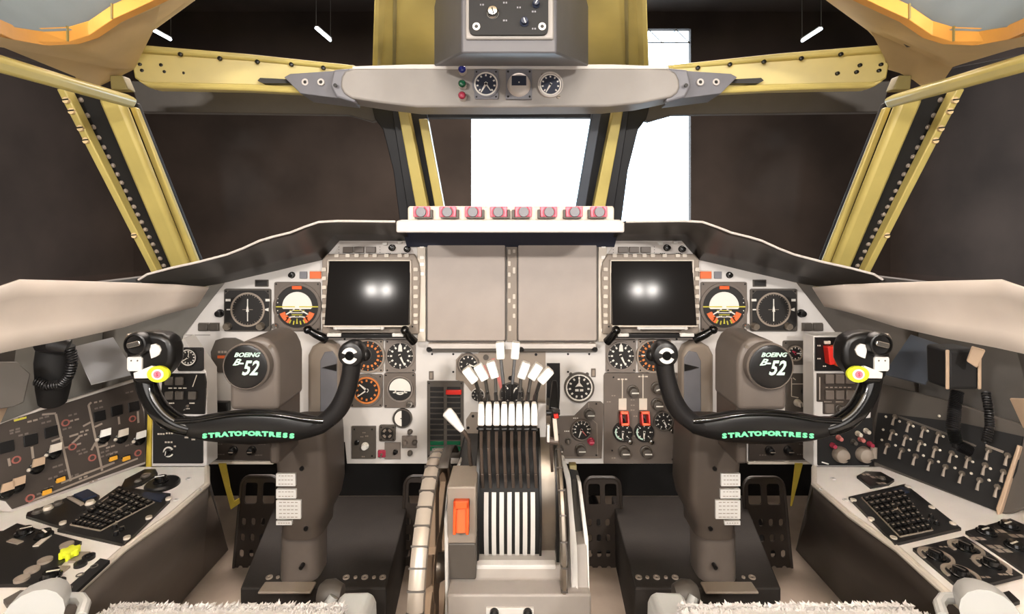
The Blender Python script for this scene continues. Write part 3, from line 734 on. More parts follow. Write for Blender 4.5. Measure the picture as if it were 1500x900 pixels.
# ---- flight gauges
def adi(s):
    def g(d,r):
        d.prism([(r*.70*math.cos(math.radians(a)),r*.70*math.sin(math.radians(a))) for a in range(-5,186,10)],.0068,.0086,'mark')
        d.bar(-r*.22,r*.9,r*.22,r*.9,r*.15,.0068,.011,'orangebright')
        d.bar(-r*1.0,0,-r*.1,0,r*.05,.0086,.0092,'yellow'); d.bar(r*.1,0,r*1.0,0,r*.05,.0086,.0092,'yellow')
        d.bar(-r*.66,-r*.08,r*.66,-r*.08,r*.05,.0086,.0090,'mark')
        for sg in (-1,1):
            d.bar(sg*r*.12,-r*.12,sg*r*.55,-r*.38,r*.06,.0086,.009,'mark')
            d.ring(0,0,r*.62,r*.88,.0068,.0090,'orange',10,180+22 if sg<0 else 360-62,180+62 if sg<0 else 360-22)
            d.bar(sg*r*.1,-r*.45,sg*r*.5,-r*.52,r*.05,.0086,.009,'mark')
            for i in range(3):
                a=math.radians(-90+sg*(12+i*13)); d.bar(math.cos(a)*r*.68,math.sin(a)*r*.68,math.cos(a)*r*.86,math.sin(a)*r*.86,r*.05,.0068,.009,'yellow')
        for i in range(4): d.bar(-r*(.35-.05*i),-r*(.18+.1*i),r*(.35-.05*i),-r*(.18+.1*i),r*.035,.0086,.009,'mark' if i%2 else 'yellow')
        d.bar(0,-r*.8,0,-r*.55,r*.08,.0086,.0094,'yellow',r*.02)
        for i in range(5): d.cyl(-sx*r*.92,r*(.38-.19*i),r*.025,.0068,.0076,'mark',8)
    sx=1 if not s else -1
    f=(lambda a:a) if not s else R
    q=(403,413,470,485) if not s else (R(470),413,R(403),485)
    S=gauge(PL,f(437),449,31,'attitude director with white sky half and orange wedges, beside the %s monitor'%('left','right')[s],sq=q,bezel='taupe',face='dial',n=0,rim='taupe',extra=g,cat='attitude indicator',name='attitude_indicator')
    q=S.L(f(406),477); mb=MB(); mb.lathe([(.008,.006),(.009,.016),(.006,.022)],'chrome',q[0],q[1],16); S.part(mb,'adjust_knob')
def hsi(s):
    def g(d,r):
        d.ring(0,0,r*.90,r*1.0,.0068,.0082,'marktaupe',40)
        for i in range(36):
            a=math.radians(i*10); l=.80 if i%3==0 else .84; d.bar(math.cos(a)*r*l,math.sin(a)*r*l,math.cos(a)*r*.89,math.sin(a)*r*.89,r*.025,.0068,.0074,'marktaupe')
        d.bar(0,-r*.68,0,r*.62,r*.055,.0074,.0082,'mark'); d.bar(-r*.3,0,r*.3,0,r*.03,.0074,.0080,'marktaupe')
        d.prism([(-r*.08,-r*.12),(r*.08,-r*.12),(r*.03,r*.22),(-r*.03,r*.22)],.0074,.0086,'mark')
    f=(lambda a:a) if not s else R
    q=(330,423,398,485) if not s else (R(398),423,R(330),485)
    S=Sub(PL,f(365.5),453,'course_indicator','square course indicator with white compass ring at the outer %s end of the panel'%('left','right')[s],'course indicator')
    r=25*S.k; x0,y0=S.L(q[0],q[3]);x1,y1=S.L(q[2],q[1])
    S.part(MB().prism(rrect(x0,y0,x1,y1,.005),0,.008,'greydk'),'bezel',bevel=.0015)
    d=MB(); c=.016
    d.prism([(x0+c,y0+.004),(x1-c,y0+.004),(x1-.004,y0+c),(x1-.004,y1-c),(x1-c,y1-.004),(x0+c,y1-.004),(x0+.004,y1-c),(x0+.004,y0+c)],.004,.0095,'dial')
    d.T=Matrix.Translation((0,0,.0028)); g(d,r); d.T=None
    d.bar(-r*1.22,0,-r*1.02,0,r*.07,.0095,.011,'mark'); d.bar(r*1.02,0,r*1.22,0,r*.07,.0095,.011,'mark',r*.2)
    d.box(-r*1.28,r*.48,.0095,-r*1.0,r*.62,.0105,'mark'); d.box(r*1.04,r*.48,.0095,r*1.28,r*.62,.0105,'mark')
    S.part(d,'dial',smooth=0)
    for a,m in ((-1,'mark'),(1,'mark')):
        mb=MB(); mb.lathe([(.010,.008),(.0105,.020),(.008,.026)],'steel',a*r*1.12 if a<0 else r*.80,-r*.95,18); S.part(mb,'course_knob')
    mb=MB(); screws(mb,[(x0+.007,y1-.007),(x1-.007,y1-.007)],.008,.003); S.part(mb,'screw')
for s in (0,1):
    f=(lambda a:a) if not s else R; nm=('left','right')[s]
    adi(s); hsi(s)
    S=Sub(PL,f(428),403,'dimmer_control','small black dimmer knob above the %s attitude director'%nm,'knob'); S.part(knob_mb(0,0,.008,.012,'gloss',None),'cap')
    S=Sub(PL,f(445),403,'indicator_light','small square grey indicator beside the orange placard on the %s'%nm,'indicator'); S.part(MB().cbox(0,0,.021,.020,0,.005,'greyblue'),'body',bevel=.001); 
    S=Sub(PL,f(463),403,'warning_light','orange rectangular warning light next to the %s monitor'%nm,'warning light'); S.part(MB().cbox(0,0,.036,.026,0,.002,'ivory'),'surround',bevel=.0008); S.part(MB().cbox(0,0,.032,.020,0,.006,'orange'),'lens',bevel=.001)
    S=Sub(PL,f(384),415,'display_window','dark slot window above the %s course indicator'%nm,'display'); S.part(MB().cbox(0,0,.038,.020,0,.004,'greydk'),'surround',bevel=.001); S.part(MB().cbox(0,0,.032,.014,.002,.005,'dial'),'window')
    S=Sub(PL,f(323),459,'course_selector','round black knob just outboard of the %s course indicator'%nm,'knob'); S.part(knob_mb(0,0,.010,.016,'black',None),'cap')
    for j,x in enumerate((299,315)):
        S=Sub(PL,f(x),479,'push_button','square grey push button at the %s end of the panel, the %s of its pair'%(nm,('outer','inner')[j]),'button'); S.part(MB().cbox(0,0,.027,.022,0,.009,'greydk'),'cap',bevel=.003); S.part(MB().cbox(0,0,.029,.024,0,.003,'grey'),'surround',bevel=.001)
for s in (0,1):
    f=(lambda a:a) if not s else R; nm=('left','right')[s]
    q=(565,497,609,545); q=q if not s else (R(q[2]),q[1],R(q[0]),q[3])
    gauge(PL,f(587),521,19,'black dial with white figures, below the inner corner of the %s monitor'%nm,sq=q,bezel='grey',n=12,pts=((-65,.8,.14,'mark'),),extra=lambda d,r:d.prism([(-r*.16,r*.35),(r*.16,r*.35),(r*.12,r*.8),(0,r*.95),(-r*.12,r*.8)],.0068,.008,'mark'))
    q=(514,497,562,545); q=q if not s else (R(q[2]),q[1],R(q[0]),q[3])
    gauge(PL,f(540),521,22,'dark dial with orange figures, partly behind the inner grip of the %s wheel'%nm,sq=q,bezel='marktaupe',n=16,tick='amber',pts=(((175,.8,.08,'mark') if s else (0,.1,.2,'steel')),))
gauge(PL,538,571,20,'dial with thick orange ring below the orange-figured dial',sq=(514,548,561,596),bezel='taupe',n=12,tick='amber',extra=lambda d,r:d.ring(0,0,r*.86,r*.99,.0068,.0085,'amber',36),pts=((140,.7,.14,'mark'),(215,.8,.1,'mark')))
def att(d,r):
    d.prism([(r*.92*math.cos(math.radians(a)),r*.92*math.sin(math.radians(a))) for a in range(-12,193,9)],.0068,.009,'mark')
    d.bar(-r*.6,-r*.3,r*.6,-r*.3,r*.08,.0068,.009,'mark'); d.ring(0,0,r*.4,r*.5,.0068,.009,'mark',16,200,340)
S=gauge(PL,587,569,17,'standby horizon with white upper half beside the thick orange ring dial',sq=(563,546,609,597),bezel='taupe',n=0,extra=att,cat='attitude indicator',rim='grey')
mb=MB(); q=S.L(601,590); mb.lathe([(.008,.006),(.009,.016),(.006,.022)],'chrome',q[0],q[1],16); S.part(mb,'cage_knob')
gauge(PL,590,612,12.5,'small round half-white dial under the standby horizon',rim='greydk',n=0,extra=lambda d,r:(d.prism([(r*.9*math.cos(math.radians(a)),r*.9*math.sin(math.radians(a))) for a in range(95,266,10)],.0068,.008,'mark'),d.bar(-r*.2,0,0,0,r*.1,.008,.009,'black')))
# lower left cluster
S=Sub(PL,533,647,'switch_plate','dark taupe switch plate with one white knob at the lower left of the centre panel','control panel')
S.plate(rect(516,671,551,624),0,.006,'greydk'); S.part(knob_mb(*S.L(536,652),.009,.014,'knob',None,z=.006),'knob',label='white knob'); S.part(knob_mb(*S.L(524,647),.006,.008,'black',None,z=.006),'knob')
mb=MB(); 
for a,b in ((531,639),(538,638),(534,633),(533,668)): q=S.L(a,b); dashes(mb,q[0],q[1],.010,.003,.006,'marktaupe',2)
screws(mb,[S.L(546,628),S.L(546,667),S.L(520,628)],.006); S.part(mb,'legend',smooth=0)
def cross(d,r):
    for a in range(0,360,90): d.ring(0,0,r*.45,r*.8,.0068,.0078,'marktaupe',6,a+20,a+70)
gauge(PL,568,634,9,'small square indicator with a pale cross pattern in the lower left cluster',sq=(556,622,580,646),bezel='greydk',n=0,extra=cross)
S=Sub(PL,575,659,'switch_plate','square taupe plate with a single dark knob in the lower left cluster','control panel')
S.plate(rect(564,672,587,648),0,.005,'grey'); S.part(knob_mb(*S.L(580,661),.006,.010,'black',None,z=.005),'knob')
S=Sub(PL,560,664,'guarded_switch','small red guarded switch between two taupe plates at the lower left','switch')
S.part(MB().cbox(0,0,.022,.020,0,.008,'lampred'),'guard',bevel=.002); S.part(toggle_mb(0,0,.012,-40,z=.008),'toggle')
S=Sub(PL,600,646,'cross_plate','cross-shaped taupe plate with dark knobs beside the warning panel','control panel')
mb=MB(); x0,y0=S.L(589,656);x1,y1=S.L(611,638); mb.box(x0,y0,0,x1,y1,.005,'grey'); S.part(mb,'plate',bevel=.002)
for a,b in ((601,632),(608,647),(594,647),(601,663)): S.part(knob_mb(*S.L(a,b),.0065,.012,'greydk' if a!=594 else 'grey',None,z=.002),'knob')
# warning light panel
S=Sub(PL,652,613,'annunciator','tall grey panel with two columns of dark warning segments, one lit red','warning panel')
S.plate(rect(626,670,679,558),0,.005,'greydk')
for c,x in enumerate((640.5,665)):
    for i in range(12):
        y=569+i*7.9; m='dial'
        if i>=10: m='lampgreen'
        if c==1 and i==0: m='dial'
        mb=MB(); q=S.L(x,y); mb.cbox(q[0],q[1],.038,.0115,.005,.008,m); S.part(mb,'segment',bevel=.0008)
mb=MB(); q=S.L(665,573.5); mb.cbox(q[0],q[1],.044,.013,.005,.011,'red'); S.part(mb,'segment',label='red segment',bevel=.001)
mb=MB(); screws(mb,[S.L(629,561),S.L(676,561),S.L(629,667),S.L(676,667)],.005); S.part(mb,'screw')
for (x,y,nm) in ((632,550,'above the tall warning panel'),(869,546,'beside the dial with thick black and white rings')):
    S=Sub(PL,x,y,'trim_window','tiny upright counter window '+nm,'indicator'); S.part(MB().cbox(0,0,.013,.024,0,.004,'taupe'),'surround',bevel=.001); S.part(MB().cbox(0,0,.007,.016,.003,.005,'marktaupe'),'window')
# centre gauges behind the throttles
S=Sub(PL,752,549,'center_plate','irregular taupe plate on the panel behind the white throttle knobs','panel')
S.plate([(668,556),(668,527),(676,518),(700,518),(706,512),(770,512),(790,510),(799,514),(799,590),(705,592),(680,560)],0,.004,'marktaupe')
mb=MB(); q=S.L(712,523); mb.cyl(q[0],q[1],.008,.004,.008,'greydk',14); q=S.L(785,519); mb.cyl(q[0],q[1],.004,.004,.006,'black'); q=S.L(748,553); mb.cyl(q[0],q[1],.006,.004,.01,'black'); S.part(mb,'screw')
mb=MB(); a=S.L(722,525); b=S.L(736,572); mb.bar(a[0],a[1],b[0],b[1],.010,.004,.005,'pinkmark'); a=S.L(708,535); b=S.L(716,552); mb.bar(a[0],a[1],b[0],b[1],.008,.004,.005,'pinkmark'); S.part(mb,'stripe',label='pink stripes',smooth=0)
gauge(PL,686,533,14.5,'round dial half hidden by the leftmost throttle knobs',rim='taupe',n=10,pts=((-20,.7,.15,'mark'),),extra=lambda d,r:d.ring(0,0,r*.9,r*.98,.0068,.0075,'marktaupe'))
gauge(PL,750,577,16,'round dial peeping between the central throttle stems',rim='greydk',n=10,pts=((60,.7,.15,'mark'),))
gauge(PL,700,578,9,'small dial on white paint left of the lower throttle knobs',rim='panel',n=8,pts=((40,.7,.2,'mark'),))
S=Sub(PL,809,571,'lever_slot','tall black slot plate right of the fanned throttle knobs','panel')
S.plate([(801,612),(818,612),(820,580),(820,532),(801,532)],0,.005,'black')
S=Sub(PL,702,618,'small_plate','taupe plate with three dots at the left of the lower throttle knobs','control panel')
S.plate([(683,640),(683,614),(690,604),(700,604),(700,625),(707,625),(707,640),(696,646)],0,.005,'marktaupe')
mb=MB(); screws(mb,[S.L(693,609),S.L(686,626),S.L(700,627),S.L(697,641)],.005,.004); S.part(mb,'screw')
def bigalt(d,r):
    d.ring(0,0,r*.90,r*1.0,.0068,.0078,'mark',40)
    d.prism([(-r*.05,r*.1),(r*.05,r*.1),(r*.3,r*.05),(r*.05,r*.35),(r*.02,r*.72),(-r*.02,r*.72),(-r*.05,r*.35),(-r*.3,r*.05)],.0068,.0082,'mark')
    d.box(-r*.3,-r*.28,.0068,-r*.05,-r*.12,.008,'mark'); d.box(r*.05,-r*.28,.0068,r*.3,-r*.12,.008,'mark')
S=gauge(PL,848,567,19.5,'large round dial with white ring on pale paint, right of the throttles',rim='greydk',n=11,extra=bigalt)
mb=MB(); screws(mb,[S.L(836,548),S.L(860,548)],0.002,.005,'greydk'); S.part(mb,'screw')
# right plate A
S=Sub(PL,842,632,'control_plate','taupe control plate with a corner cut away, right of the throttle levers','control panel')
S.plate([(797,671),(881,671),(884,592),(880,588),(862,588),(841,609),(797,610)],0,.005,'taupe')
for (x,y,a) in ((863,605,0),(817,657,0),(850,657,0)): S.part(knob_mb(*S.L(x,y),.014,.018,'greydk','mark',a,z=.005),'rotary_knob')
S.part(knob_mb(*S.L(865,645),.009,.014,'lampred','pink',0,z=.005),'rotary_knob',label='red knob')
S.part(knob_mb(*S.L(832,645),.008,.010,'greydk','marktaupe',100,z=.005),'rotary_knob')
mb=MB()
for (p,q) in (((862,610),(874,620)),((874,620),(875,665)),((862,590),(862,597)),((811,669),(878,669))):
    a=S.L(*p);b=S.L(*q); mb.bar(a[0],a[1],b[0],b[1],.0018,.005,.0055,'marktaupe')
for x,y in ((843,612),(830,631)): q=S.L(x,y); dashes(mb,q[0],q[1],.016,.003,.005)
screws(mb,[S.L(873,591),S.L(873,666),S.L(800,652)],.005); S.part(mb,'legend',smooth=0)
gauge(PL,851,628,13.5,'dial with white figures on the cut-corner taupe plate',rim='taupe',n=9,start=200,span=220,lift=.005,pts=((-110,.85,.16,'mark'),(-50,.8,.12,'pinkmark')))
# right plate B
S=Sub(PL,938,612,'control_plate','large taupe plate with two red guarded switches beside the right wheel','control panel')
S.plate([(884,678),(991,678),(991,546),(886,546),(884,550)],0,.006,'taupe')
for (x,y,a) in ((926,572,0),(961,567,20),(961,591,0),(913,660,0),(945,660,0)):
    S.part(knob_mb(*S.L(x,y),.0145,.020,'greydk','mark',a,z=.006),'rotary_knob')
for x in (911,941):
    q=S.L(x,591); mb=MB(); mb.cbox(q[0],q[1],.022,.032,.006,.009,'ivory'); S.part(mb,'switch_base')
    q=S.L(x+1,609); mb=MB(); T_=Matrix.Translation((q[0],q[1],.02))@Matrix.Rotation(math.radians(-18),4,'X'); mb.T=T_
    mb.box(-.012,-.020,-.014,-.007,.016,.012,'red'); mb.box(.007,-.020,-.014,.012,.016,.012,'red'); mb.box(-.012,.010,-.014,.012,.018,.012,'orangebright'); mb.box(-.012,-.020,-.002,.012,-.013,.012,'orangebright')
    S.part(mb,'switch_guard',bevel=.0012,label='red guard'); S.part(toggle_mb(q[0],q[1]-.004,.016,-30,z=.006,m='black'),'toggle')
    q=S.L(x-4,612); mb=MB(); mb.cbox(q[0],q[1],.010,.040,.006,.008,'greydk'); S.part(mb,'slot')
mb=MB()
for x in (911,941):
    a=S.L(x,583);b=S.L(x,555 if x==911 else 548); mb.bar(a[0],a[1],b[0],b[1],.0028,.006,.0065,'ivory')
    q=S.L(x,555 if x==911 else 551); dashes(mb,q[0],q[1],.030,.004,.006,'ivory',3)
for x,y in ((898,579),(891,588),(926,585),(926,600),(926,593),(930,609),(898,670),(930,638)): q=S.L(x,y); dashes(mb,q[0],q[1],.013,.003,.006,'marktaupe',2)
screws(mb,[S.L(898,552),S.L(896,659),S.L(984,672)],.006); S.part(mb,'legend',smooth=0)
for x,nm in ((911,'left'),(942,'right')):
    S2=gauge(PL,x,631,12.5,'small dial with green arc under the %s red guarded switch'%nm,rim='dial',n=8,lift=.006,extra=lambda d,r:d.ring(0,0,r*.75,r*.92,.0068,.0078,'mint',20,150,260),pts=((-95,.7,.2,'mark'),))
    q=S2.L(x+10,644); mb=knob_mb(q[0],q[1],.007,.016,'chrome',None); S2.part(mb,'adjust_knob')
S2=gauge(PL,970,615,12.5,'small dial at the right edge of the large taupe plate, by the black grip',rim='greydk',n=9,lift=.006,pts=((-60,.7,.2,'mark'),)); q=S2.L(982,628); S2.part(knob_mb(q[0],q[1],.007,.016,'chrome',None),'adjust_knob')
# behind the left and right wheels
S=Sub(PL,333,520,'indicator_unit','dark rounded indicator with an orange mark, half hidden by the left hub','indicator')
S.plate([(322,545),(313,535),(311,515),(318,498),(328,495),(345,495),(357,500),(357,545)],0,.008,'greydk',bevel=.002)
mb=MB(); q=S.L(328,522); mb.cbox(q[0],q[1],.026,.008,.008,.0095,'orange'); q=S.L(328,515); dashes(mb,q[0],q[1],.026,.006,.008,'marktaupe',3); S.part(mb,'dial',smooth=0)
gauge(PL,1163,517,11.5,'round dial in a square dark case to the right of the right hub',sq=(1146,499,1181,534),bezel='greydk',n=10,face='dial',extra=lambda d,r:d.ring(0,0,r*.8,r*.98,.0068,.008,'marktaupe',30),pts=((0,.8,.14,'mark'),(140,.5,.3,'lampred')))
S=Sub(PL,1172,574,'switch_plate','dark plate with pale outlines and a lever switch to the right of the right hub','control panel')
S.plate(rect(1150,603,1190,547),0,.005,'greydk')
mb=MB()
for p,q in (((1158,553),(1158,580)),((1158,562),(1176,562)),((1158,580),(1168,582)),((1176,583),(1188,585)),((1188,585),(1189,600)),((1160,553),(1164,556))):
    a=S.L(*p);b=S.L(*q); mb.bar(a[0],a[1],b[0],b[1],.0022,.005,.0055,'ivory')
S.part(mb,'legend',smooth=0)
S.part(knob_mb(*S.L(1178,573),.010,.016,'black','mark',0,z=.005),'rotary_knob'); S.part(knob_mb(*S.L(1166,589),.009,.020,'ivory','black',-80,z=.005),'rotary_knob',label='ivory knob')
# shrouds beside both hubs
for s in (0,1):
    f=(lambda a:a) if not s else R
    nm=('left','right')[s]
    S=Sub(PL,f(482),550,'column_shroud','grey capsule-shaped metal shroud between the %s hub and its inner grip'%nm,'shroud')
    o=[(460,606),(460,515),(466,503),(476,497),(488,497),(499,503),(505,515),(505,606)]
    S.part(MB().prism(S.Ls([(f(a),b) for a,b in o]),0,.05,'marktaupe'),'body',bevel=.012,seg=4)
    o=[(479,602),(479,522),(485,510),(496,508),(503,518),(503,602)]
    S.part(MB().prism(S.Ls([(f(a),b) for a,b in o]),.048,.053,'greyblue'),'inner_face',bevel=.004,seg=3)
    mb=MB(); mb.prism(S.Ls([(f(a),b) for a,b in ((483,531),(503,526),(503,536))]),.053,.058,'black'); S.part(mb,'arrow')
# lower strips beneath the wheels
for s in (0,1):
    f=(lambda a:a) if not s else R; nm=('left','right')[s]
    S=Sub(PL,f(356),660,'lower_plate','brown control strip hanging below the %s wheel'%nm,'control panel')
    S.plate([(f(a),b) for a,b in ((311,673),(400,674),(400,646),(311,646))],0,.005,'brown')
    for x in (344,371): S.part(knob_mb(*S.L(f(x),658),.010,.018,'black','marktaupe',0,z=.005),'rotary_knob')
    mb=MB(); a=S.L(f(315),672);b=S.L(f(340),668)
    for x,y in ((322,650),(325,665),(385,650),(380,666)): q=S.L(f(x),y); dashes(mb,q[0],q[1],.022,.003,.005,'taupe',3)
    S.part(mb,'legend',smooth=0)
    q0=S.L(f(310),679);q1=S.L(f(402),675); S.part(MB().box(min(q0[0],q1[0]),q0[1],-.01,max(q0[0],q1[0]),q1[1],.008,'ivory'),'edge_lip',bevel=.001)
S=Sub(PL,327,594,'black_block','small black block on the panel left of the hub','block'); S.part(MB().cbox(0,0,.046,.028,0,.02,'black'),'body',bevel=.003)
# ================================================================== lower side instrument boxes (nearer than the main panel)
PS=vplane(1.33); KS=1.33/F
S=Sub(PS,262,610,'side_instrument_box','pale bordered box of black switch panels at the outer left of the panel','instrument box')
S.part(MB().prism(S.Ls([(222,684),(303,684),(303,640),(302,545),(268,495),(235,545),(222,600)]),-.05,0,'panel'),'case',bevel=.002)
S=Sub(PS,1234,590,'side_instrument_box','pale bordered box of black switch panels at the outer right of the panel','instrument box')
S.part(MB().prism(S.Ls([(1274,684),(1192,684),(1192,545),(1192,492),(1250,492),(1268,545),(1276,600)]),-.05,0,'panel'),'case',bevel=.002)
gauge(PS,278,523,12,'small black clock-like dial with white ticks beside the left control head',sq=(262,509,299,543),bezel='dial',n=12,pts=((215,.8,.12,'mark'),(80,.9,.08,'mark')),extra=lambda d,r:d.ring(0,0,r*.86,r*1.0,.0068,.0076,'mark',30))
S=Sub(PS,268,577,'key_panel','black panel of square grey keys behind the left grip','control panel')
S.plate([(236,606),(301,606),(303,560),(301,547),(240,547)],0,.005,'black')
for x in (251,266,285):
    for y in (557,578):
        if x==285 and y==557: continue
        q=S.L(x,y); S.part(MB().cbox(q[0],q[1],.021,.021,.005,.012,'greydk'),'key',bevel=.0015)
mb=MB()
for x,y,w_ in ((262,568,.05),(252,590,.02),(283,590,.014),(277,598,.01)): q=S.L(x,y); dashes(mb,q[0],q[1],w_,.003,.005,'ivory',4)
a=S.L(284,566);b=S.L(290,549); mb.bar(a[0],a[1],b[0],b[1],.002,.005,.0056,'ivory'); S.part(mb,'legend',smooth=0)
q=S.L(277,594); S.part(toggle_mb(q[0],q[1],.016,-30,z=.005),'toggle')
S=Sub(PS,262,645,'knob_panel','black panel with one ringed knob at the lower outer left','control panel')
S.plate([(226,678),(298,678),(298,632),(298,612),(226,612)],0,.005,'blackmatte')
q=S.L(249,661); mb=knob_mb(q[0],q[1],.008,.012,'black','mark',80,z=.005); mb.ring(q[0],q[1],.010,.0135,.005,.007,'mark',24,30,330); S.part(mb,'ringed_knob')
mb=MB()
for x,y,w_ in ((249,647,.022),(240,625,.012),(275,640,.01),(285,643,.01),(258,653,.006),(238,635,.02),(250,634,.02)): q=S.L(x,y); dashes(mb,q[0],q[1],w_,.004,.005,'ivory',3)
S.part(mb,'legend',smooth=0)
# right side
S=Sub(PS,1212,518,'guarded_switch_unit','black panel with a big red switch guard beside the right control head','control panel')
S.plate(rect(1193,543,1242,494),0,.005,'black')
q=S.L(1216,518); mb=MB(); mb.T=Matrix.Translation((q[0],q[1],.02))@Matrix.Rotation(.12,4,'Z'); mb.box(-.019,-.022,-.016,-.005,.024,.006,'red'); mb.box(-.004,-.026,-.012,.014,.024,.016,'orangebright'); S.part(mb,'switch_guard',bevel=.002,label='bright red guard')
mb=MB(); q=S.L(1209,501); mb.cbox(q[0],q[1],.016,.008,.005,.010,'ivory'); S.part(mb,'hinge',bevel=.001)
mb=MB()
for x,y in ((1198,506),(1198,525),(1206,536)): q=S.L(x,y); dashes(mb,q[0],q[1],.010,.003,.005,'ivory',2)
S.part(mb,'legend',smooth=0)
S=Sub(PS,1222,577,'key_panel','brown panel of square keys behind the right grip','control panel')
S.plate([(1196,588),(1205,588),(1205,606),(1250,606),(1256,547),(1196,547)],0,.005,'brown')
for x in (1212,1227,1242):
    for y in (554,577,597):
        if x==1242 and y==597: continue
        q=S.L(x,y); 
        if x==1227 and y==597: S.part(knob_mb(q[0],q[1],.009,.014,'greydk','mark',60,z=.005),'knob'); continue
        S.part(MB().cbox(q[0],q[1],.022,.024,.005,.012,'taupe'),'key',bevel=.0015)
mb=MB()
for x,y,w_ in ((1226,567,.07),(1211,588,.02),(1228,588,.02)): q=S.L(x,y); dashes(mb,q[0],q[1],w_,.003,.005,'marktaupe',6)
a=S.L(1199,585);b=S.L(1199,552); mb.bar(a[0],a[1],b[0],b[1],.002,.005,.0056,'ivory'); S.part(mb,'legend',smooth=0)
S=Sub(PS,1238,655,'knob_panel','black panel with two broad taupe pointer knobs at the lower outer right','control panel')
S.plate([(1197,681),(1277,681),(1276,612),(1197,620)],0,.005,'blackmatte')
for x in (1228,1262):
    q=S.L(x,664); mb=MB(); mb.lathe([(.020,.005),(.0205,.010),(.017,.022),(.006,.028)],'marktaupe',q[0],q[1],24); mb.bar(q[0]-.004,q[1]-.006,q[0]+.016,q[1]-.009,.005,.018,.026,'black'); S.part(mb,'pointer_knob')
for x,y,c in ((1217,651,'lampred'),(1226,640,'pinkmark'),(1254,634,'ivory'),(1258,642,'pinkmark'),(1271,649,'lampred'),(1247,646,'greydk'),(1266,630,'ivory')):
    S.part(knob_mb(*S.L(x,y),.006,.014,c,None,z=.005),'small_knob')
mb=MB(); a=S.L(1202,676);b=S.L(1212,679); mb.bar(a[0],a[1],b[0],b[1],.003,.005,.0056,'mark'); S.part(mb,'legend',smooth=0)

# ================================================================== side consoles
ZT=.40
def tp(px,py,z=ZT):
    d=P(px,py,1)-EYE; t=(z-1)/d.z; return EYE+d*t
CT=Plane((0,0,ZT),(1,0,0),(0,1,0))
for s in (0,1):
    f=(lambda a:a) if not s else R; nm=('left','right')[s]; sx=-1 if not s else 1
    c=Vector((sx*.9,1.0,ZT))
    t=thing('side_console','pale topped side console with dark taupe side wall, on the %s of the cockpit'%nm,'console',Matrix.Translation(c))
    inner=[tp(f(x),y)-c for x,y in ((303,708),(250,753),(180,803),(90,883))]
    far=P(f(303),684,1.31); far=Vector((far.x,far.y,ZT))-c
    farw=Vector((sx*1.135,far.y+c.y,ZT))-c; near=Vector((inner[-1].x,-.1-c.y,0)); nearw=Vector((sx*1.135-c.x,-.1-c.y,0))
    pts=[(v.x,v.y) for v in [far]+inner+[near,nearw,farw]]
    MB().prism(pts,-.014,0,'consoletop').build('top',t,bevel=.003)
    # side wall loft: top edge (inset) to floor
    topl=[far]+inner+[near]
    fl=[P(f(347),788,1.67)]; floorx=sx*.895
    lo=[Vector((floorx,far.y+.30+c.y,0))-c]+[Vector((floorx,v.y+c.y+.25,0))-c for v in inner]+[Vector((floorx,-.1,0))-c]
    mb=MB(); rows=[[v+Vector((0,0,-.012)) for v in topl],[v+Vector((0,0,-.05)) for v in topl],lo]
    if s: rows=rows[::-1]
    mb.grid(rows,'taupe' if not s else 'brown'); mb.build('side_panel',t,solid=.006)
    mb=MB(); a=[far+Vector((0,0,-.012)),farw+Vector((0,0,-.012)),Vector((farw.x,lo[0].y,-ZT)),lo[0]]
    mb.grid([[a[0],a[1]],[a[3],a[2]]],'greydk'); mb.build('end_panel',t,solid=.006)
    mb=MB(); mb.tube([v+Vector((-sx*.000,0,-.004)) for v in topl],.007,'ivory',8); mb.build('edge_bead',t)
    # small flush screws
    for (x,y) in ((276,702),(258,733),(292,718)):
        h=tp(f(x),y); mb=MB(); mb.cyl(0,0,.006,0,.002,'whitepaint',14); mb.cbox(0,0,.006,.001,.002,.0024,'greydk')
        tag(mb.build('console_screw',M=Matrix.Translation(h)),'small white screw head at the forward end of the %s console top'%nm,'screw','screws on the %s console'%nm)
def csub(cx,cy,pts,nm,label,m='black',cat='control panel',h=.006):
    S=Sub(CT,cx,cy,nm,label,cat); S.plate(pts,0,h,m); return S
def kp(S,px,py,r,h,m,l,a,z=.006,name='knob',label=None): S.part(knob_mb(*S.L(px,py),r*.85,h*.5,m,l,a,z=z),name,label=label)
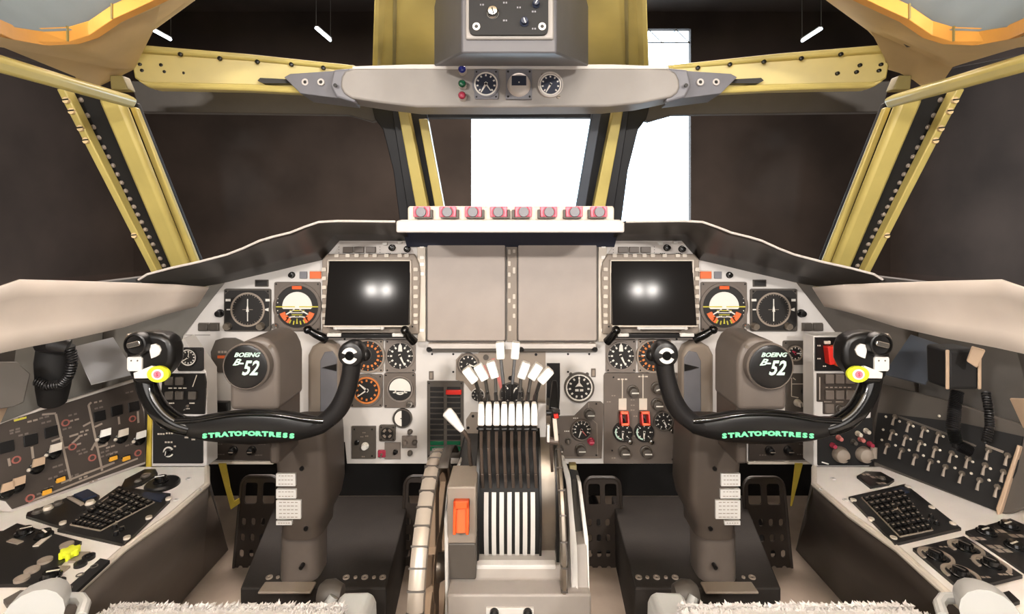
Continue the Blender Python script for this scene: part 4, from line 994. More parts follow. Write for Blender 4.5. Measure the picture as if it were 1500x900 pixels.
# left console
S=csub(205,705,[(178,716),(183,706),(212,691),(228,691),(231,697),(208,712),(190,718)],'oval_plate','black oval plate at the forward end of the left console')
kp(S,214,701,.012,.010,'greydk','marktaupe',20); kp(S,202,709,.008,.008,'greydk','marktaupe',60)
S=Sub(CT,238,712,'round_plate','round black plate with a white pointer on the forward end of the left console','control panel')
mb=MB(); mb.lathe([(.036,0),(.036,.006),(.033,.010)],'black',n=30); S.part(mb,'plate'); S.part(knob_mb(-.004,0,.014,.014,'gloss','knob',200,z=.008),'pointer_knob')
def keypad(S,quad,rows,cols,z=.007):
    A,B,C,D=[Vector(S.L(*q)) for q in quad]    # near-left, near-right, far-right, far-left
    at=lambda u,v:(A*(1-u)+B*u)*(1-v)+(D*(1-u)+C*u)*v
    for i in range(cols):
        for j in range(rows):
            if random.random()<.06: continue
            g=.13; u0,u1,v0,v1=(i+g)/cols,(i+1-g)/cols,(j+g)/rows,(j+1-g)/rows
            q=[at(u0,v0),at(u1,v0),at(u1,v1),at(u0,v1)]
            mb=MB(); mb.prism([tuple(p) for p in q],z-.001,z+.005,'black')
            qc=sum(q,Vector((0,0)))/4; qs=[qc+(p-qc)*.5 for p in q]
            mb.bar(*tuple((qs[0]+qs[3])/2),*tuple((qs[1]+qs[2])/2),(qs[0]-qs[3]).length*.3,z+.005,z+.0056,'marktaupe')
            S.part(mb,'key',smooth=0)
    mb=MB()
    for j in range(rows+1):
        if j%2==0 or j==rows: a,b=at(0,j/rows),at(1,j/rows); mb.bar(a.x,a.y,b.x,b.y,.0022,z-.001,z+.0008,'marktaupe')
    for i in (0,cols//2+1,cols): a,b=at(i/cols,0),at(i/cols,1); mb.bar(a.x,a.y,b.x,b.y,.0022,z-.001,z+.0008,'marktaupe')
    S.part(mb,'grid_lines',smooth=0)
S=csub(170,757,[(84,780),(174,716),(250,727),(249,737),(182,802)],'keypad_panel','black keypad unit with rows of small keys on top of the left console','black')
keypad(S,[(103,774),(147,783),(226,741),(176,720)],7,7)
mb=MB(); a=S.L(205,722);b=S.L(232,738)
mb.prism(S.Ls([(205,734),(212,726),(243,730),(236,740)]),.006,.008,'dialblue'); S.part(mb,'display')
for x,y in ((168,778),(178,781),(170,788)): kp(S,x,y,.006,.012,'black','marktaupe',40)
mb=MB(); 
for x,y in ((186,794),(218,764),(247,736),(92,772)): q=S.L(x,y); mb.cyl(q[0],q[1],.006,.006,.010,'ivory',14)
S.part(mb,'screw')
S=csub(90,748,[(38,760),(40,755),(130,721),(146,730),(143,737),(92,775),(83,774)],'switch_tray','flat black unit between the console keypad and the taupe side panel, left side')
for x,y,m in ((55,755,'greydk'),(70,750,'ivory'),(85,743,'greydk'),(132,742,'ivory')): kp(S,x,y,.010,.012,m,None,0)
mb=MB(); mb.prism(S.Ls([(97,735),(104,734),(124,744),(118,747)]),.006,.012,'marktaupe'); S.part(mb,'rocker',bevel=.002)
mb=MB(); mb.prism(S.Ls([(108,731),(128,723),(142,731),(122,738)]),.006,.010,'dialblue'); S.part(mb,'lid')
# left rear selector unit with yellow knob
S=csub(50,815,[(-60,862),(40,861),(58,862),(120,798),(25,771),(5,782),(-60,790)],'selector_unit','large black selector unit with round white legends at the near end of the left console')
for x,y in ((66,828),(47,842),(32,855),(98,805)):
    mb=MB(); q=S.L(x,y); mb.cyl(q[0],q[1],.011,.006,.010,'marktaupe',18); S.part(mb,'dial_cap')
for x,y,a in ((36,786,30),(64,790,-30),(75,851,20)): kp(S,x,y,.016,.02,'gloss','ivory',a)
mb=MB(); a=S.L(14,797);b=S.L(30,801); mb.bar(a[0],a[1],b[0],b[1],.010,.006,.008,'marktaupe'); a=S.L(52,806);b=S.L(72,790); mb.bar(a[0],a[1],b[0],b[1],.010,.006,.008,'ivory'); S.part(mb,'legend',smooth=0)
mb=MB(); 
for (x,y) in ((72,851),(90,836),(120,815),(112,822)): q=S.L(x,y); mb.cbox(q[0],q[1],.020,.014,-.0,.004,'marktaupe')
S.part(mb,'placard',smooth=0)
S=Sub(CT,102,819,'fluted_control','bright yellow fluted knob on the left console','knob')
mb=MB(); mb.lathe([(.009,.0),(.008,.006),(.012,.008),(.0135,.013),(.012,.017),(.006,.019)],'yellowbright',n=18)
for i in range(6): a=PI/3*i; mb.cyl(.012*math.cos(a),.012*math.sin(a),.0042,.007,.017,'yellowbright',8)
S.part(mb,'cap')
S=csub(118,853,[(84,879),(147,823),(161,826),(96,886)],'strip_panel','slim black strip panel along the inner edge of the left console','blackmatte')
mb=MB()
for x,y in ((138,835),(117,848),(100,868)): q=S.L(x,y); mb.ring(q[0],q[1],.004,.006,.006,.007,'greydk',14)
S.part(mb,'fastener')
for x,y in ((118,829),(130,819),(86,856)):
    S=Sub(CT,x,y,'wire_clip','small black ring clip near the yellow knob on the left console','clip','ring clips on the left console'); mb=MB(); mb.ring(0,0,.006,.010,0,.006,'black',18); S.part(mb,'ring')
S=csub(45,880,[(5,884),(30,870),(62,872),(40,884),(10,892)],'small_instrument','flat dark oval instrument at the very near end of the left console','greydk')
# right console
S=csub(1284,705,[(1255,701),(1268,694),(1290,695),(1310,706),(1302,712),(1275,717)],'hex_plate','small black six-sided plate at the forward end of the right console')
mb=MB(); 
for x,y in ((1268,699),(1282,703),(1291,712)): q=S.L(x,y); dashes(mb,q[0],q[1],.022,.009,.006,'marktaupe',2)
S.part(mb,'legend',smooth=0); kp(S,1292,705,.008,.008,'greydk','marktaupe',0)
S=csub(1325,757,[(1243,732),(1326,713),(1408,778),(1311,801)],'keypad_panel','black keypad unit with rows of small keys on top of the right console','black')
keypad(S,[(1318,792),(1366,782),(1321,722),(1262,734)],7,7)
mb=MB(); mb.prism(S.Ls([(1296,725),(1323,718),(1332,726),(1306,733)]),.006,.008,'dialblue'); S.part(mb,'display')
for x,y in ((1364,762),(1372,772),(1360,770)): kp(S,x,y,.006,.012,'black','marktaupe',40)
mb=MB()
for x,y in ((1250,737),(1276,765),(1309,793),(1330,717),(1365,748),(1396,772)): q=S.L(x,y); mb.cyl(q[0],q[1],.006,.003,.008,'ivory',14)
S.part(mb,'screw')
S=csub(1415,828,[(1337,808),(1412,790),(1498,848),(1410,870)],'audio_panel','black audio panel with four ringed rotary knobs on the right console','black')
for x,y in ((1371,821),(1415,809),(1452,833),(1407,847)):
    q=S.L(x,y); mb=MB(); mb.ring(q[0],q[1],.021,.027,.006,.0085,'marktaupe',28,-70,190); S.part(mb,'ring_mark'); S.part(knob_mb(q[0],q[1],.013,.010,'gloss','greydk',120,z=.006),'rotary_knob')
    mb=MB(); q=S.L(x-13,y-8); mb.cbox(q[0],q[1],.012,.010,.006,.007,'marktaupe'); S.part(mb,'legend',smooth=0)
mb=MB()
for x,y in ((1393,834),(1385,806),(1430,824),(1440,851),(1473,847),(1425,857)): q=S.L(x,y); dashes(mb,q[0],q[1],.026,.004,.006,'marktaupe',3)
S.part(mb,'legend',smooth=0)
S=csub(1460,792,[(1414,783),(1480,764),(1560,800),(1560,850),(1505,845),(1440,800)],'selector_unit','black selector unit beyond the audio panel on the right console')
for x,y in ((1445,785),(1478,776),(1487,806)): kp(S,x,y,.017,.016,'gloss','ivory',200)
mb=MB()
for x,y in ((1432,794),(1462,783),(1490,790),(1470,812),(1458,806)): q=S.L(x,y); dashes(mb,q[0],q[1],.03,.010,.006,'marktaupe',2)
S.part(mb,'legend',smooth=0)
S=csub(1480,880,[(1456,878),(1478,871),(1494,886),(1470,894)],'small_instrument','small dark insert at the very near end of the right console','black')

# ================================================================== upright side panels on the consoles
pl=Plane(P(17,751,1.095),P(215,680,1.32)-P(17,751,1.095),P(198,555,1.34)-P(215,680,1.32))
S=Sub(pl,110,660,'fuel_panel','large taupe side panel crossed by pale flow lines, above the left console','control panel')
S.part(MB().prism(S.Ls([(18,751),(214,680),(212,600),(198,555),(60,598),(-60,645),(-60,730),(5,750)]),-.02,0,'lightpaint'),'back_frame',bevel=.003)
S.plate([(17,746),(211,677),(211,640),(209,605),(196,560),(20,614),(-60,645),(-60,720),(8,735)],0,.006,'brown')
mb=MB()
for pts in (((80,607),(102,705)),((128,594),(148,690)),((120,625),(131,619)),((137,626),(148,621)),((74,647),(90,641)),((40,736),(200,672)),((88,708),(165,678)),((100,640),(113,636)),((104,650),(114,641)),
            ((132,660),(138,649)),((138,649),(140,655)),((141,656),(155,652)),((155,652),(154,647)),((172,611),(173,622)),((200,603),(201,620)),((45,655),(47,672)),((11,672),(13,683)),((60,608),(80,606)),((128,594),(132,590)),((75,660),(100,655)),((147,686),(166,678))):
    for p,q in zip(pts,pts[1:]): a=S.L(*p);b=S.L(*q); mb.bar(a[0],a[1],b[0],b[1],.0042,.006,.0068,'marktaupe')
random.seed(3)
for x,y in ((26,614),(20,630),(20,634),(33,637),(63,612),(66,619),(46,617),(105,608),(107,616),(142,589),(143,598),(144,606),(188,575),(120,638),(122,632),(117,660),(120,664),(152,662),(152,668),(160,655),(162,664),(83,683),(107,697),(92,690),(175,640),(188,652),(165,664),(76,700),(120,700),(128,692),(60,722),(70,715),(135,705),(110,652),(97,628)):
    q=S.L(x,y); dashes(mb,q[0],q[1],.020,.004,.006,random.choice(('marktaupe','taupe','taupe')),2)
S.part(mb,'flow_line',smooth=0)
for x,y,c in ((149,637,'knob'),(175,637,'ivory'),(201,640,'knob'),(76,659,'ivory'),(51,680,'tan'),(22,708,'tan'),(6,716,'tan')):
    q=S.L(x,y); mb=knob_mb(q[0],q[1]-.008,.012,.013,'gloss',None,z=.006); mb.T=Matrix.Translation((q[0],q[1],.016)); mb.prism([(-.011,-.004),(.010,-.004),(.012,.012),(-.007,.012)],0,.007,c); mb.T=None
    mb.ball((q[0]-.014,q[1]-.008,.012),.0042,'ivory',10); S.part(mb,'selector_knob')
for x,y in ((94,620),(133,671),(104,655),(22,674),(42,730),(200,664),(192,614)):
    q=S.L(x,y); mb=MB(); mb.ring(q[0],q[1],.0050,.0078,.006,.009,'dullring',20); mb.cyl(q[0],q[1],.0050,.006,.008,'brown',14); S.part(mb,'ring_button')
for x,y in ((163,672),(182,672),(86,703),(66,721)):
    q=S.L(x,y); mb=MB(); mb.cbox(q[0],q[1],.016,.010,.006,.014,'amberyellow'); mb.cbox(q[0],q[1]+.004,.020,.006,.006,.012,'black'); S.part(mb,'amber_switch',bevel=.001,label='amber switch')
for x,y in ((194,596),(169,602),(144,610),(73,633),(43,645),(8,655)):
    q=S.L(x,y); S.part(MB().cbox(q[0],q[1],.024,.024,.006,.010,'black'),'window',bevel=.001)
mb=MB(); a=S.L(19,617);b=S.L(37,612); mb.bar(a[0],a[1],b[0],b[1],.004,.006,.007,'yellow'); S.part(mb,'yellow_mark',label='yellow stripe')
S=Sub(PS,219,646,'yellow_strap','upright yellow strip between the taupe side panel and the black knob panel','strip')
S.part(MB().prism(S.Ls([(215,690),(222,690),(224,605),(218,603)]),0,.004,'strap'),'strap')
# right
pl=Plane(P(1463,753,1.095),P(1280,681,1.32)-P(1463,753,1.095),P(1298,556,1.34)-P(1280,681,1.32)); pl=Plane(pl.O,-pl.u,pl.v)
S=Sub(pl,1385,660,'switch_bank','black side panel with three rows of pale toggle switches, above the right console','control panel')
S.part(MB().prism(S.Ls([(1464,755),(1279,684),(1279,618),(1292,562),(1400,590),(1550,640),(1550,730),(1480,752)]),-.02,0,'greydk'),'back_frame',bevel=.003)
S.plate([(1457,747),(1283,677),(1283,640),(1288,605),(1400,618),(1500,640),(1490,690),(1465,745)],0,.006,'blackmatte')
rows=[[(1313,618),(1334,628),(1355,636),(1377,644),(1424,664),(1450,668),(1478,676)],[(1309,640),(1329,648),(1350,656),(1372,665),(1396,672),(1420,680),(1445,690),(1472,700)],[(1302,660),(1323,667),(1343,676),(1365,684),(1387,692),(1411,702),(1437,712),(1463,722)]]
for r in rows:
    for x,y in r:
        q=S.L(x,y); mb=MB(); mb.cyl(q[0],q[1]+.012,.006,.006,.010,'steel',8); mb.tube([(q[0],q[1]+.012,.008),(q[0],q[1]+.004,.014),(q[0],q[1]-.010,.016)],[.0020,.0024,.0034],'marktaupe',8); S.part(mb,'toggle_switch')
mb=MB()
for x,y in ((1300,611),(1320,618),(1340,625),(1361,632),(1384,640),(1408,648),(1296,630),(1315,637),(1336,644),(1357,652),(1379,660),(1403,669),(1427,677),(1453,687),(1294,645),(1314,653),(1334,660),(1355,668),(1377,677),(1401,686),(1425,694),(1451,704),(1378,610)):
    q=S.L(x,y); mb.ball((q[0],q[1],.007),.0032,'ivory',8)
S.part(mb,'lamp')
mb=MB(); a=S.L(1310,608);b=S.L(1388,636); mb.bar(a[0],a[1],b[0],b[1],.005,.006,.0075,'greydk'); a=S.L(1388,636);b=S.L(1432,654); mb.bar(a[0],a[1],b[0],b[1],.004,.006,.0075,'greydk'); a=S.L(1446,653);b=S.L(1472,663); mb.bar(a[0],a[1],b[0],b[1],.005,.006,.0075,'marktaupe')
S.part(mb,'group_line',smooth=0)
mb=MB(); q=S.L(1284,672); mb.tube([(q[0],q[1],.010),(S.L(1284,656)[0],S.L(1284,656)[1],.012)],[.006,.008],'marktaupe',10); S.part(mb,'corner_post')
mb=MB(); mb.prism(S.Ls([(1465,757),(1463,745),(1494,652),(1499,655),(1470,750)]),0,.014,'tan'); S.part(mb,'edge_strip',bevel=.002)

# ================================================================== sills, shields and what hangs below them
for s in (0,1):
    f=(lambda a:a) if not s else R; nm=('left','right')[s]; sx=-1 if not s else 1
    def poly(name,label,cat,pts,th,m,bevel=0):
        q=[P(f(a),b,D) for a,b,D in pts]
        if s: q=q[::-1]
        c=sum(q,Vector((0,0,0)))/len(q)
        return tag(MB().sheet([v-c for v in q],th,m).build(name,M=Matrix.Translation(c),bevel=bevel),label,cat)
    # outer trough wall and fairing between panel and side
    fa=[(151,465,1.36),(200,428,1.40),(262,426,1.44),(300,421,1.46),(334,412,1.47),(283,482,1.47),(255,512,1.47),(236,545,1.46),(228,604,1.44),(200,566,1.40),(150,580,1.38)]
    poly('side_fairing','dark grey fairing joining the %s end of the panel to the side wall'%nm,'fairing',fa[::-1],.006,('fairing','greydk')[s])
    tr=[(-60,450,1.12),(60,430,1.22),(150,470,1.32),(149,580,1.37),(110,590,1.28),(20,618,1.16),(-60,650,1.08)]
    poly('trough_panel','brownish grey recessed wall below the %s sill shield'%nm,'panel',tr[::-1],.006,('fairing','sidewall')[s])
    # big pale shield
    t=thing('sill_shield','large smooth pale shield along the %s side window sill'%nm,'shield',Matrix.Translation(P(f(100),450,1.0)))
    T0=Matrix.Translation(-P(f(100),450,1.0))
    up=[(-90,450,.78),(-10,424,.84),(30,410,.90),(110,412,.98),(203,415,1.14),(260,417,1.24),(306,421,1.30)]
    lo=[(-90,534,.80),(-10,520,.86),(36,510,.91),(110,496,.99),(180,480,1.10),(240,461,1.22),(288,449,1.29)]
    rows=[]
    for i in range(5):
        u=i/4.; r_=[]
        for a,b in zip(up,lo):
            x=a[0]*(1-u)+b[0]*u;y=a[1]*(1-u)+b[1]*u;D=a[2]*(1-u)+b[2]*u
            bow=math.sin(u*PI)*.018*(1-up.index(a)/(len(up)-1)); p=P(f(x),y,D); p.x+=sx*bow; r_.append(p)
        rows.append(r_)
    if not s: rows=rows[::-1]
    mb=MB(); mb.T=T0; mb.grid(rows,'shield'); mb.build('sheet',t,solid=.005,smooth=60)
    # sheet metal chart holder
    ch=[(108,508,1.20),(166,494,1.26),(200,548,1.25),(134,564,1.17)] if not s else [(108,508,1.20),(162,490,1.26),(202,548,1.25),(141,563,1.17)]
    poly('chart_holder',('plain silver grey sheet tucked under the left sill shield','slate blue folder leaning under the right sill shield')[s],('sheet','folder')[s],ch[::-1],.006 if s else .003,('silverpaper','slate')[s],.001)
    poly('side_bracket',('pale bracket at the far left edge beside the black hose','tan bracket at the far right edge under the sill shield')[s],'bracket',([(-30,530,1.0),(25,530,1.04),(45,548,1.05),(35,590,1.04),(20,596,1.02),(-30,604,.98)],[(52,514,1.03),(72,508,1.05),(80,530,1.05),(65,540,1.05)])[s][::-1],.008,('greydk','tan')[s],.002)
    poly('side_placard','beige tapered panel at the far %s edge above the side panel'%nm,'panel',[(-40,586,.98),(18,584,1.06),(-2,628,1.04),(-40,640,1.0)][::-1],.006,'tan',.002)
# oxygen hose with coiled cord on the left
t=thing('oxygen_regulator','black cylindrical regulator with a coiled cord under the left sill shield','regulator',Matrix.Translation(P(83,540,1.14)))
T0=Matrix.Translation(-P(83,540,1.14)); k=1.14/F
mb=MB(); mb.T=T0; mb.tube([P(82,508,1.14),P(80,530,1.14),P(78,568,1.14),P(77,588,1.15)],[22*k,23*k,20*k,17*k],'blackmatte',18); mb.build('canister',t)
mb=MB(); mb.T=T0; mb.tube([P(60,506,1.10),P(80,503,1.09),P(100,508,1.10)],[10*k,14*k,10*k],'rubber',12); mb.build('mouthpiece',t)
def coil(path,r,turns,wr,m,T,n=12):
    pts=[]; N=turns*n
    for i in range(N+1):
        u=i/N*(len(path)-1); j=min(int(u),len(path)-2); w_=u-j; p=path[j].lerp(path[j+1],w_); d=(path[j+1]-path[j]).normalized()
        a=d.cross(Vector((0,1,0))).normalized(); b=d.cross(a); an=2*PI*i/n
        pts.append(p+a*math.cos(an)*r+b*math.sin(an)*r)
    mb=MB(); mb.T=T; mb.tube(pts,wr,m,6); return mb
coil([P(104,512,1.10),P(107,530,1.10),P(102,550,1.10),P(90,563,1.10),P(70,566,1.10),P(52,558,1.10)],5*k,26,1.6*k,'rubber',T0).build('coiled_cord',t)
# handset and ribbed hoses on the right
t=thing('oxygen_regulator','black box with pale edge strips hanging under the right sill shield','regulator',Matrix.Translation(P(1412,545,1.10)))
T0=Matrix.Translation(-P(1412,545,1.10)); k=1.10/F
mb=MB(); mb.T=T0; mb.slab([(1388,512,1.08),(1434,512,1.08),(1436,572,1.08),(1390,572,1.08)][::-1],.06,'blackmatte'); mb.build('body',t,bevel=.008,seg=3)
for x in (1389,1436):
    mb=MB(); mb.T=T0; mb.slab([(x-2.5,513,1.075),(x+2.5,513,1.075),(x+2.5,571,1.075),(x-2.5,571,1.075)][::-1],.004,'tan'); mb.build('edge_strip',t,bevel=.002)
S_=Matrix.Translation(-P(1400,610,1.12))
t=thing('ribbed_hose','black ribbed breathing hose running down over the toggle switch panel','hose',Matrix.Translation(P(1400,610,1.12)))
path=[P(1402,574,1.12),P(1398,600,1.11),P(1396,630,1.09),P(1402,652,1.08),P(1422,662,1.07)]
rg=[];rr=[]
for i in range(81):
    u=i/80*4; j=min(int(u),3); w_=u-j; rg.append(path[j].lerp(path[j+1],w_)); rr.append((7.5+1.0*math.cos(i*PI))*k)
mb=MB(); mb.T=S_; mb.tube(rg,rr,'rubber',14); mb.build('hose',t,smooth=80)
t=thing('coiled_cord','thin black coiled cord hanging at the far right beside the ribbed hose','cord',Matrix.Translation(P(1445,610,1.12)))
coil([P(1444,575,1.12),P(1448,600,1.10),P(1450,625,1.09),P(1444,648,1.08)],4.5*k,20,1.5*k,'rubber',Matrix.Translation(-P(1445,610,1.12))).build('cord',t)

# yellow pull straps under the panel
for s in (0,1):
    f=(lambda a:a) if not s else R; nm=('left','right')[s]
    q=[(320,680,1.43),(331,680,1.43),(338,742,1.50),(336,742,1.50)] if s else [(320,680,1.43),(331,680,1.43),(337,715,1.47),(343,735,1.49),(350,731,1.49),(351,738,1.49),(338,747,1.50)]
    q=[P(f(a),b,D) for a,b,D in q]; q=q[::-1] if not s else q; c=q[0].copy()
    tag(MB().sheet([v-c for v in q],.003,'strap').build('webbing_strap',M=Matrix.Translation(c)),'yellow strap hanging under the %s end of the panel beside the console'%nm,'strap')
# ================================================================== control wheels and columns
def yoke(s):
    f=(lambda a:a) if not s else (lambda a:1489-a)
    nm=('left','right')[s]; sg=1 if not s else -1
    D=1.05; k=D/F; org=P(f(370),600,D)
    t=thing('control_yoke','black two-horned control wheel with green lettering, %s seat'%nm,'control wheel',Matrix.Translation(org)@Matrix.Rotation(PI/2,4,'X'))
    # local frame: x right, y up, z towards the viewer
    L=lambda x,y:((f(x)-f(370))*k,-(y-600)*k)
    def pr(mb,pts,z0,z1,m): return mb.prism([L(*p) for p in pts],z0,z1,m)
    def smooth(path,n=5):
        P_=[Vector(p) for p in path]; o=[]
        for i in range(len(P_)-1):
            a,b,c,d=P_[max(i-1,0)],P_[i],P_[i+1],P_[min(i+2,len(P_)-1)]
            for j in range(n):
                u=j/n; o.append(.5*((2*b)+(c-a)*u+(2*a-5*b+4*c-d)*u*u+(3*b-a-3*c+d)*u**3))
        o.append(P_[-1]); return o
    def tb(path,m='gloss',n=16,flat=1.0):
        q=smooth([(x,y,z,r) for x,y,z,r in path] if False else [Vector((x,y,z)).to_4d() for x,y,z,r in path])
        rr=smooth([Vector((r,0,0)) for *_,r in path])
        return MB().tube([Vector((*L(v[0],v[1]),v[2])) for v in q],[a.x*k for a in rr],m,n,flat=flat)
    # lower bar: lofted between an upper and a lower outline
    ux=[256,270,285,305,330,350,370,392,415,440,458,476,492]
    uy=[606,611,611,607,603,600.5,599.5,600,602,606,610,612,606]
    ly=[624,636,641,645,648,650,651,650,648,644,640,634,622]
    rings=[]
    for x,a,b in zip(ux,uy,ly):
        th=.017 if 290<x<450 else .014
        a_=L(x,a);b_=L(x,b); r_=[]
        for j in range(12):
            an=2*PI*j/12; cy=(a_[1]+b_[1])/2; h=(a_[1]-b_[1])/2
            yy=math.copysign(abs(math.sin(an))**.7,math.sin(an)); zz=math.copysign(abs(math.cos(an))**.6,math.cos(an))
            r_.append(Vector((a_[0],cy+h*yy,zz*th)))
        rings.append(r_ if not s else r_[::-1])
    MB().loft(rings,'black').build('crossbar',t,smooth=50)
    # raised bead along the top of the crossbar
    tb([(264,614,.012,5),(300,611,.014,4),(335,605,.016,3.5),(370,602,.016,3.5),(410,604,.016,3.5),(450,611,.014,4),(478,614,.012,5)]).build('top_bead',t)
    tb([(212,540,.0,15),(214,558,.0,14.5),(221,578,.002,14),(234,598,.004,14),(248,612,.004,14),(264,622,.002,13),(280,628,.0,11)]).build('outer_grip',t)
    tb([(518,522,.006,14),(515,545,.004,13),(509,570,.002,13.5),(500,592,.0,14),(488,608,.0,13.5),(472,620,.0,12.5),(456,626,.0,10)],'rubber').build('inner_grip',t)
    # lettering: spaced along the gentle arc of the crossbar
    mb=MB(); w_='STRATOFORTRESS'; n=len(w_)
    for i,ch in enumerate(w_):
        u=(i+.5)/n; x=302+(438-302)*u if not s else 1489-1184+0; 
        px=(303+135*u) if not s else (1051+135*u); y=634.5-4*math.sin(u*PI)
        mb.T=Matrix.Translation(((px-f(370))*k,-(y-600)*k,.0182))@Matrix.Rotation(math.radians(6*(.5-u)),4,'Z')
        mb.text(ch,.0125,'greentext',0,0,0,.0008,xs=1.5,bold=.06)
    mb.T=None; mb.build('lettering',t,smooth=0,label='green lettering')
    # left control head
    o=[(194,506),(197,494),(208,486),(225,484),(246,487),(258,494),(263,508),(263,526),(256,540),(244,552),(228,560),(210,560),(200,548),(195,530)]
    hd=pr(MB(),o,-.02,.022,'black').build('control_head',t,bevel=.010,seg=3)
    q=L(216,500); mb=MB(); mb.lathe([(17*k,.018),(18*k,.028),(16*k,.036),(14*k,.037),(13*k,.033),(3*k,.031)],'black',q[0],q[1],28); mb.build('hat_switch',hd)
    mb=MB(); mb.T=Matrix.Translation((q[0],q[1],.034))@Matrix.Rotation(.25*sg,4,'Z')
    mb.prism([(x*k,y*k) for x,y in rrect(-10,-3,10,5,3)],0,.006,'chrome'); mb.build('hat_lever',hd,bevel=.0015,label='chrome lever')
    q=L(216,500); mb=MB(); mb.ring(q[0],q[1],18*k,22*k,.012,.024,'steel',14,140 if not s else 320-90-10,220 if not s else 40+0+360-0-10) if not s else mb.ring(q[0],q[1],18*k,22*k,.012,.024,'steel',14,-40,40)
    mb.build('head_rim',hd,bevel=.001)
    mb=MB(); mb.prism([L(*p) for p in ((201,519),(219,518),(221,521),(221,537),(218,539),(202,539),(200,536),(200,521))],.022,.026,'whitepaint')
    for x,y in ((206,524),(215,524)): q=L(x,y); mb.cyl(q[0],q[1],.0018,.026,.0265,'greydk',8)
    mb.build('white_placard',hd,bevel=.0005,smooth=0)
    mb=MB(); mb.prism([L(*p) for p in ((231,502),(240,500),(245,503),(248,509),(245,516),(240,519),(234,521),(232,512))],.022,.025,'whitepaint'); mb.build('cracked_placard',hd,smooth=0)
    # trigger tag with yellow oval
    mb=MB(); mb.prism([L(*p) for p in ((211,541),(236,531),(250,534),(250,548),(212,549))],.024,.030,'whitepaint'); tgt=mb.build('trigger_lever',t,bevel=.001)
    mb=MB(); q=L(248,542); mb.prism([(q[0]+15.5*k*math.cos(a*PI/14),q[1]+11.5*k*math.sin(a*PI/14)) for a in range(28)],.028,.034,'yellowbright')
    mb.prism([(q[0]+8.5*k*math.cos(a*PI/10),q[1]+7.5*k*math.sin(a*PI/10)) for a in range(20)],.034,.0352,'knob')
    mb.prism([(q[0]+5.5*k*math.cos(a*PI/10),q[1]+5.2*k*math.sin(a*PI/10)) for a in range(20)],.0352,.0362,'pink')
    mb.text('S',.010,'lampred',q[0],q[1],.0364,.0003); mb.build('yellow_tag',tgt,smooth=0)
    # inner control head
    q=L(518,517); mb=MB(); mb.lathe([(16*k,-.014),(19*k,-.006),(19.5*k,.014),(17*k,.022),(14*k,.024)],'black',q[0],q[1],28); h2=mb.build('inner_head',t)
    mb=MB(); mb.ring(q[0],q[1],6.5*k,11.5*k,.023,.027,'whitepaint',14,25,160); mb.ring(q[0],q[1],6.5*k,11.5*k,.023,.027,'whitepaint',14,205,335); mb.cyl(q[0],q[1],5.5*k,.023,.031,'gloss',18); mb.build('trim_button',h2)
    q=L(534,520); mb=MB(); mb.ball((q[0],q[1],.0),.014,'black',14); mb.build('side_trigger',h2)
    # ---- hub
    Dh=1.09; kh=Dh/F; oh=P(f(370),545,Dh)
    t=thing('control_hub','taupe rounded hub with round black badge, in front of the %s column'%nm,'hub',Matrix.Translation(oh)@Matrix.Rotation(PI/2,4,'X'))
    H=lambda x,y:((f(x)-f(370))*kh,-(y-545)*kh)
    o=[(336,602),(335,540),(338,524),(345,510),(354,502),(366,497),(379,495),(390,498),(399,506),(405,518),(408,532),(408,602)]
    MB().prism([H(*p) for p in o],-.13,0,'taupe').build('housing',t,bevel=.010,seg=4,smooth=50)
    q=H(367,534); mb=MB(); mb.lathe([(33*kh,-.01),(34*kh,.002),(34*kh,.018),(32*kh,.022),(31*kh,.020)],'taupe',q[0],q[1],40); bz=mb.build('badge_ring',t)
    mb=MB(); mb.lathe([(31*kh,.010),(31*kh,.021),(28*kh,.0225),(4*kh,.0235)],'black',q[0],q[1],40)
    mb.T=Matrix.Translation((q[0],q[1],.0237))
    mb.text('BOEING',.0125,'mint',.004,.0255,0,.0008,.35,1.15); mb.text('B',.019,'mint',-.019,.010,0,.0008,.5,1.3); mb.bar(-.010,.008,-.002,.008,.003,0,.0012,'mint')
    mb.text('52',.042,'mint',.010,-.003,0,.0008,.35,.8); mb.T=None
    mb.build('badge',bz,smooth=30,label='black badge with mint lettering')
    mb=MB(); q=H(396,508); mb.cyl(q[0],q[1],.004,0,.002,'steel',10); q=H(402,600)
    mb.build('screw',t)
    # ---- column
    c0=P(f(440),760,1.27)
    t=thing('control_column','taupe control column with white checklist labels, rising from the deck before the %s seat'%nm,'control column',Matrix.Translation(Vector((c0.x,1.27,.165))))
    def ringat(x0,x1,y,D,dep,r=.012):
        a=P(f(x0),y,D);b=P(f(x1),y,D); z=a.z; xa,xb=min(a.x,b.x),max(a.x,b.x)
        return [Vector((x-c0.x,D+yy-1.27,z-.165)) for x,yy in rrect(xa,0,xb,dep,min(r,(xb-xa)/3),4)]
    up=[ringat(400,474,636,1.20,.15,.02),ringat(400,476,660,1.20,.15,.02),ringat(404,478,735,1.20,.15,.02),ringat(404,475,757,1.20,.15,.03),ringat(406,466,776,1.20,.13,.045),ringat(406,466,792,1.20,.13,.05)]
    up=up[::-1]
    MB().loft(up,'columnshade').build('upper_case',t,smooth=40)  # upper part takes the shaded tone, the tube below the plain one
    mb=MB(); nx=sg*-1
    xx=sorted((P(f(370),600,1.09).x+sg*.03-c0.x,P(f(437),640,1.2).x-c0.x)); mb.box(xx[0],1.10-1.27,.335,xx[1],1.215-1.27,.475,'columnshade'); mb.build('neck',t,bevel=.006)
    lo=[ringat(404,462,868,1.215,.10,.045),ringat(405,463,786,1.215,.10,.045)]
    MB().loft(lo,'taupe').build('lower_tube',t,smooth=40)
    mb=MB(); a=P(f(377),868,1.175);b=P(f(455),884,1.175); xa,xb=min(a.x,b.x)-c0.x,max(a.x,b.x)-c0.x
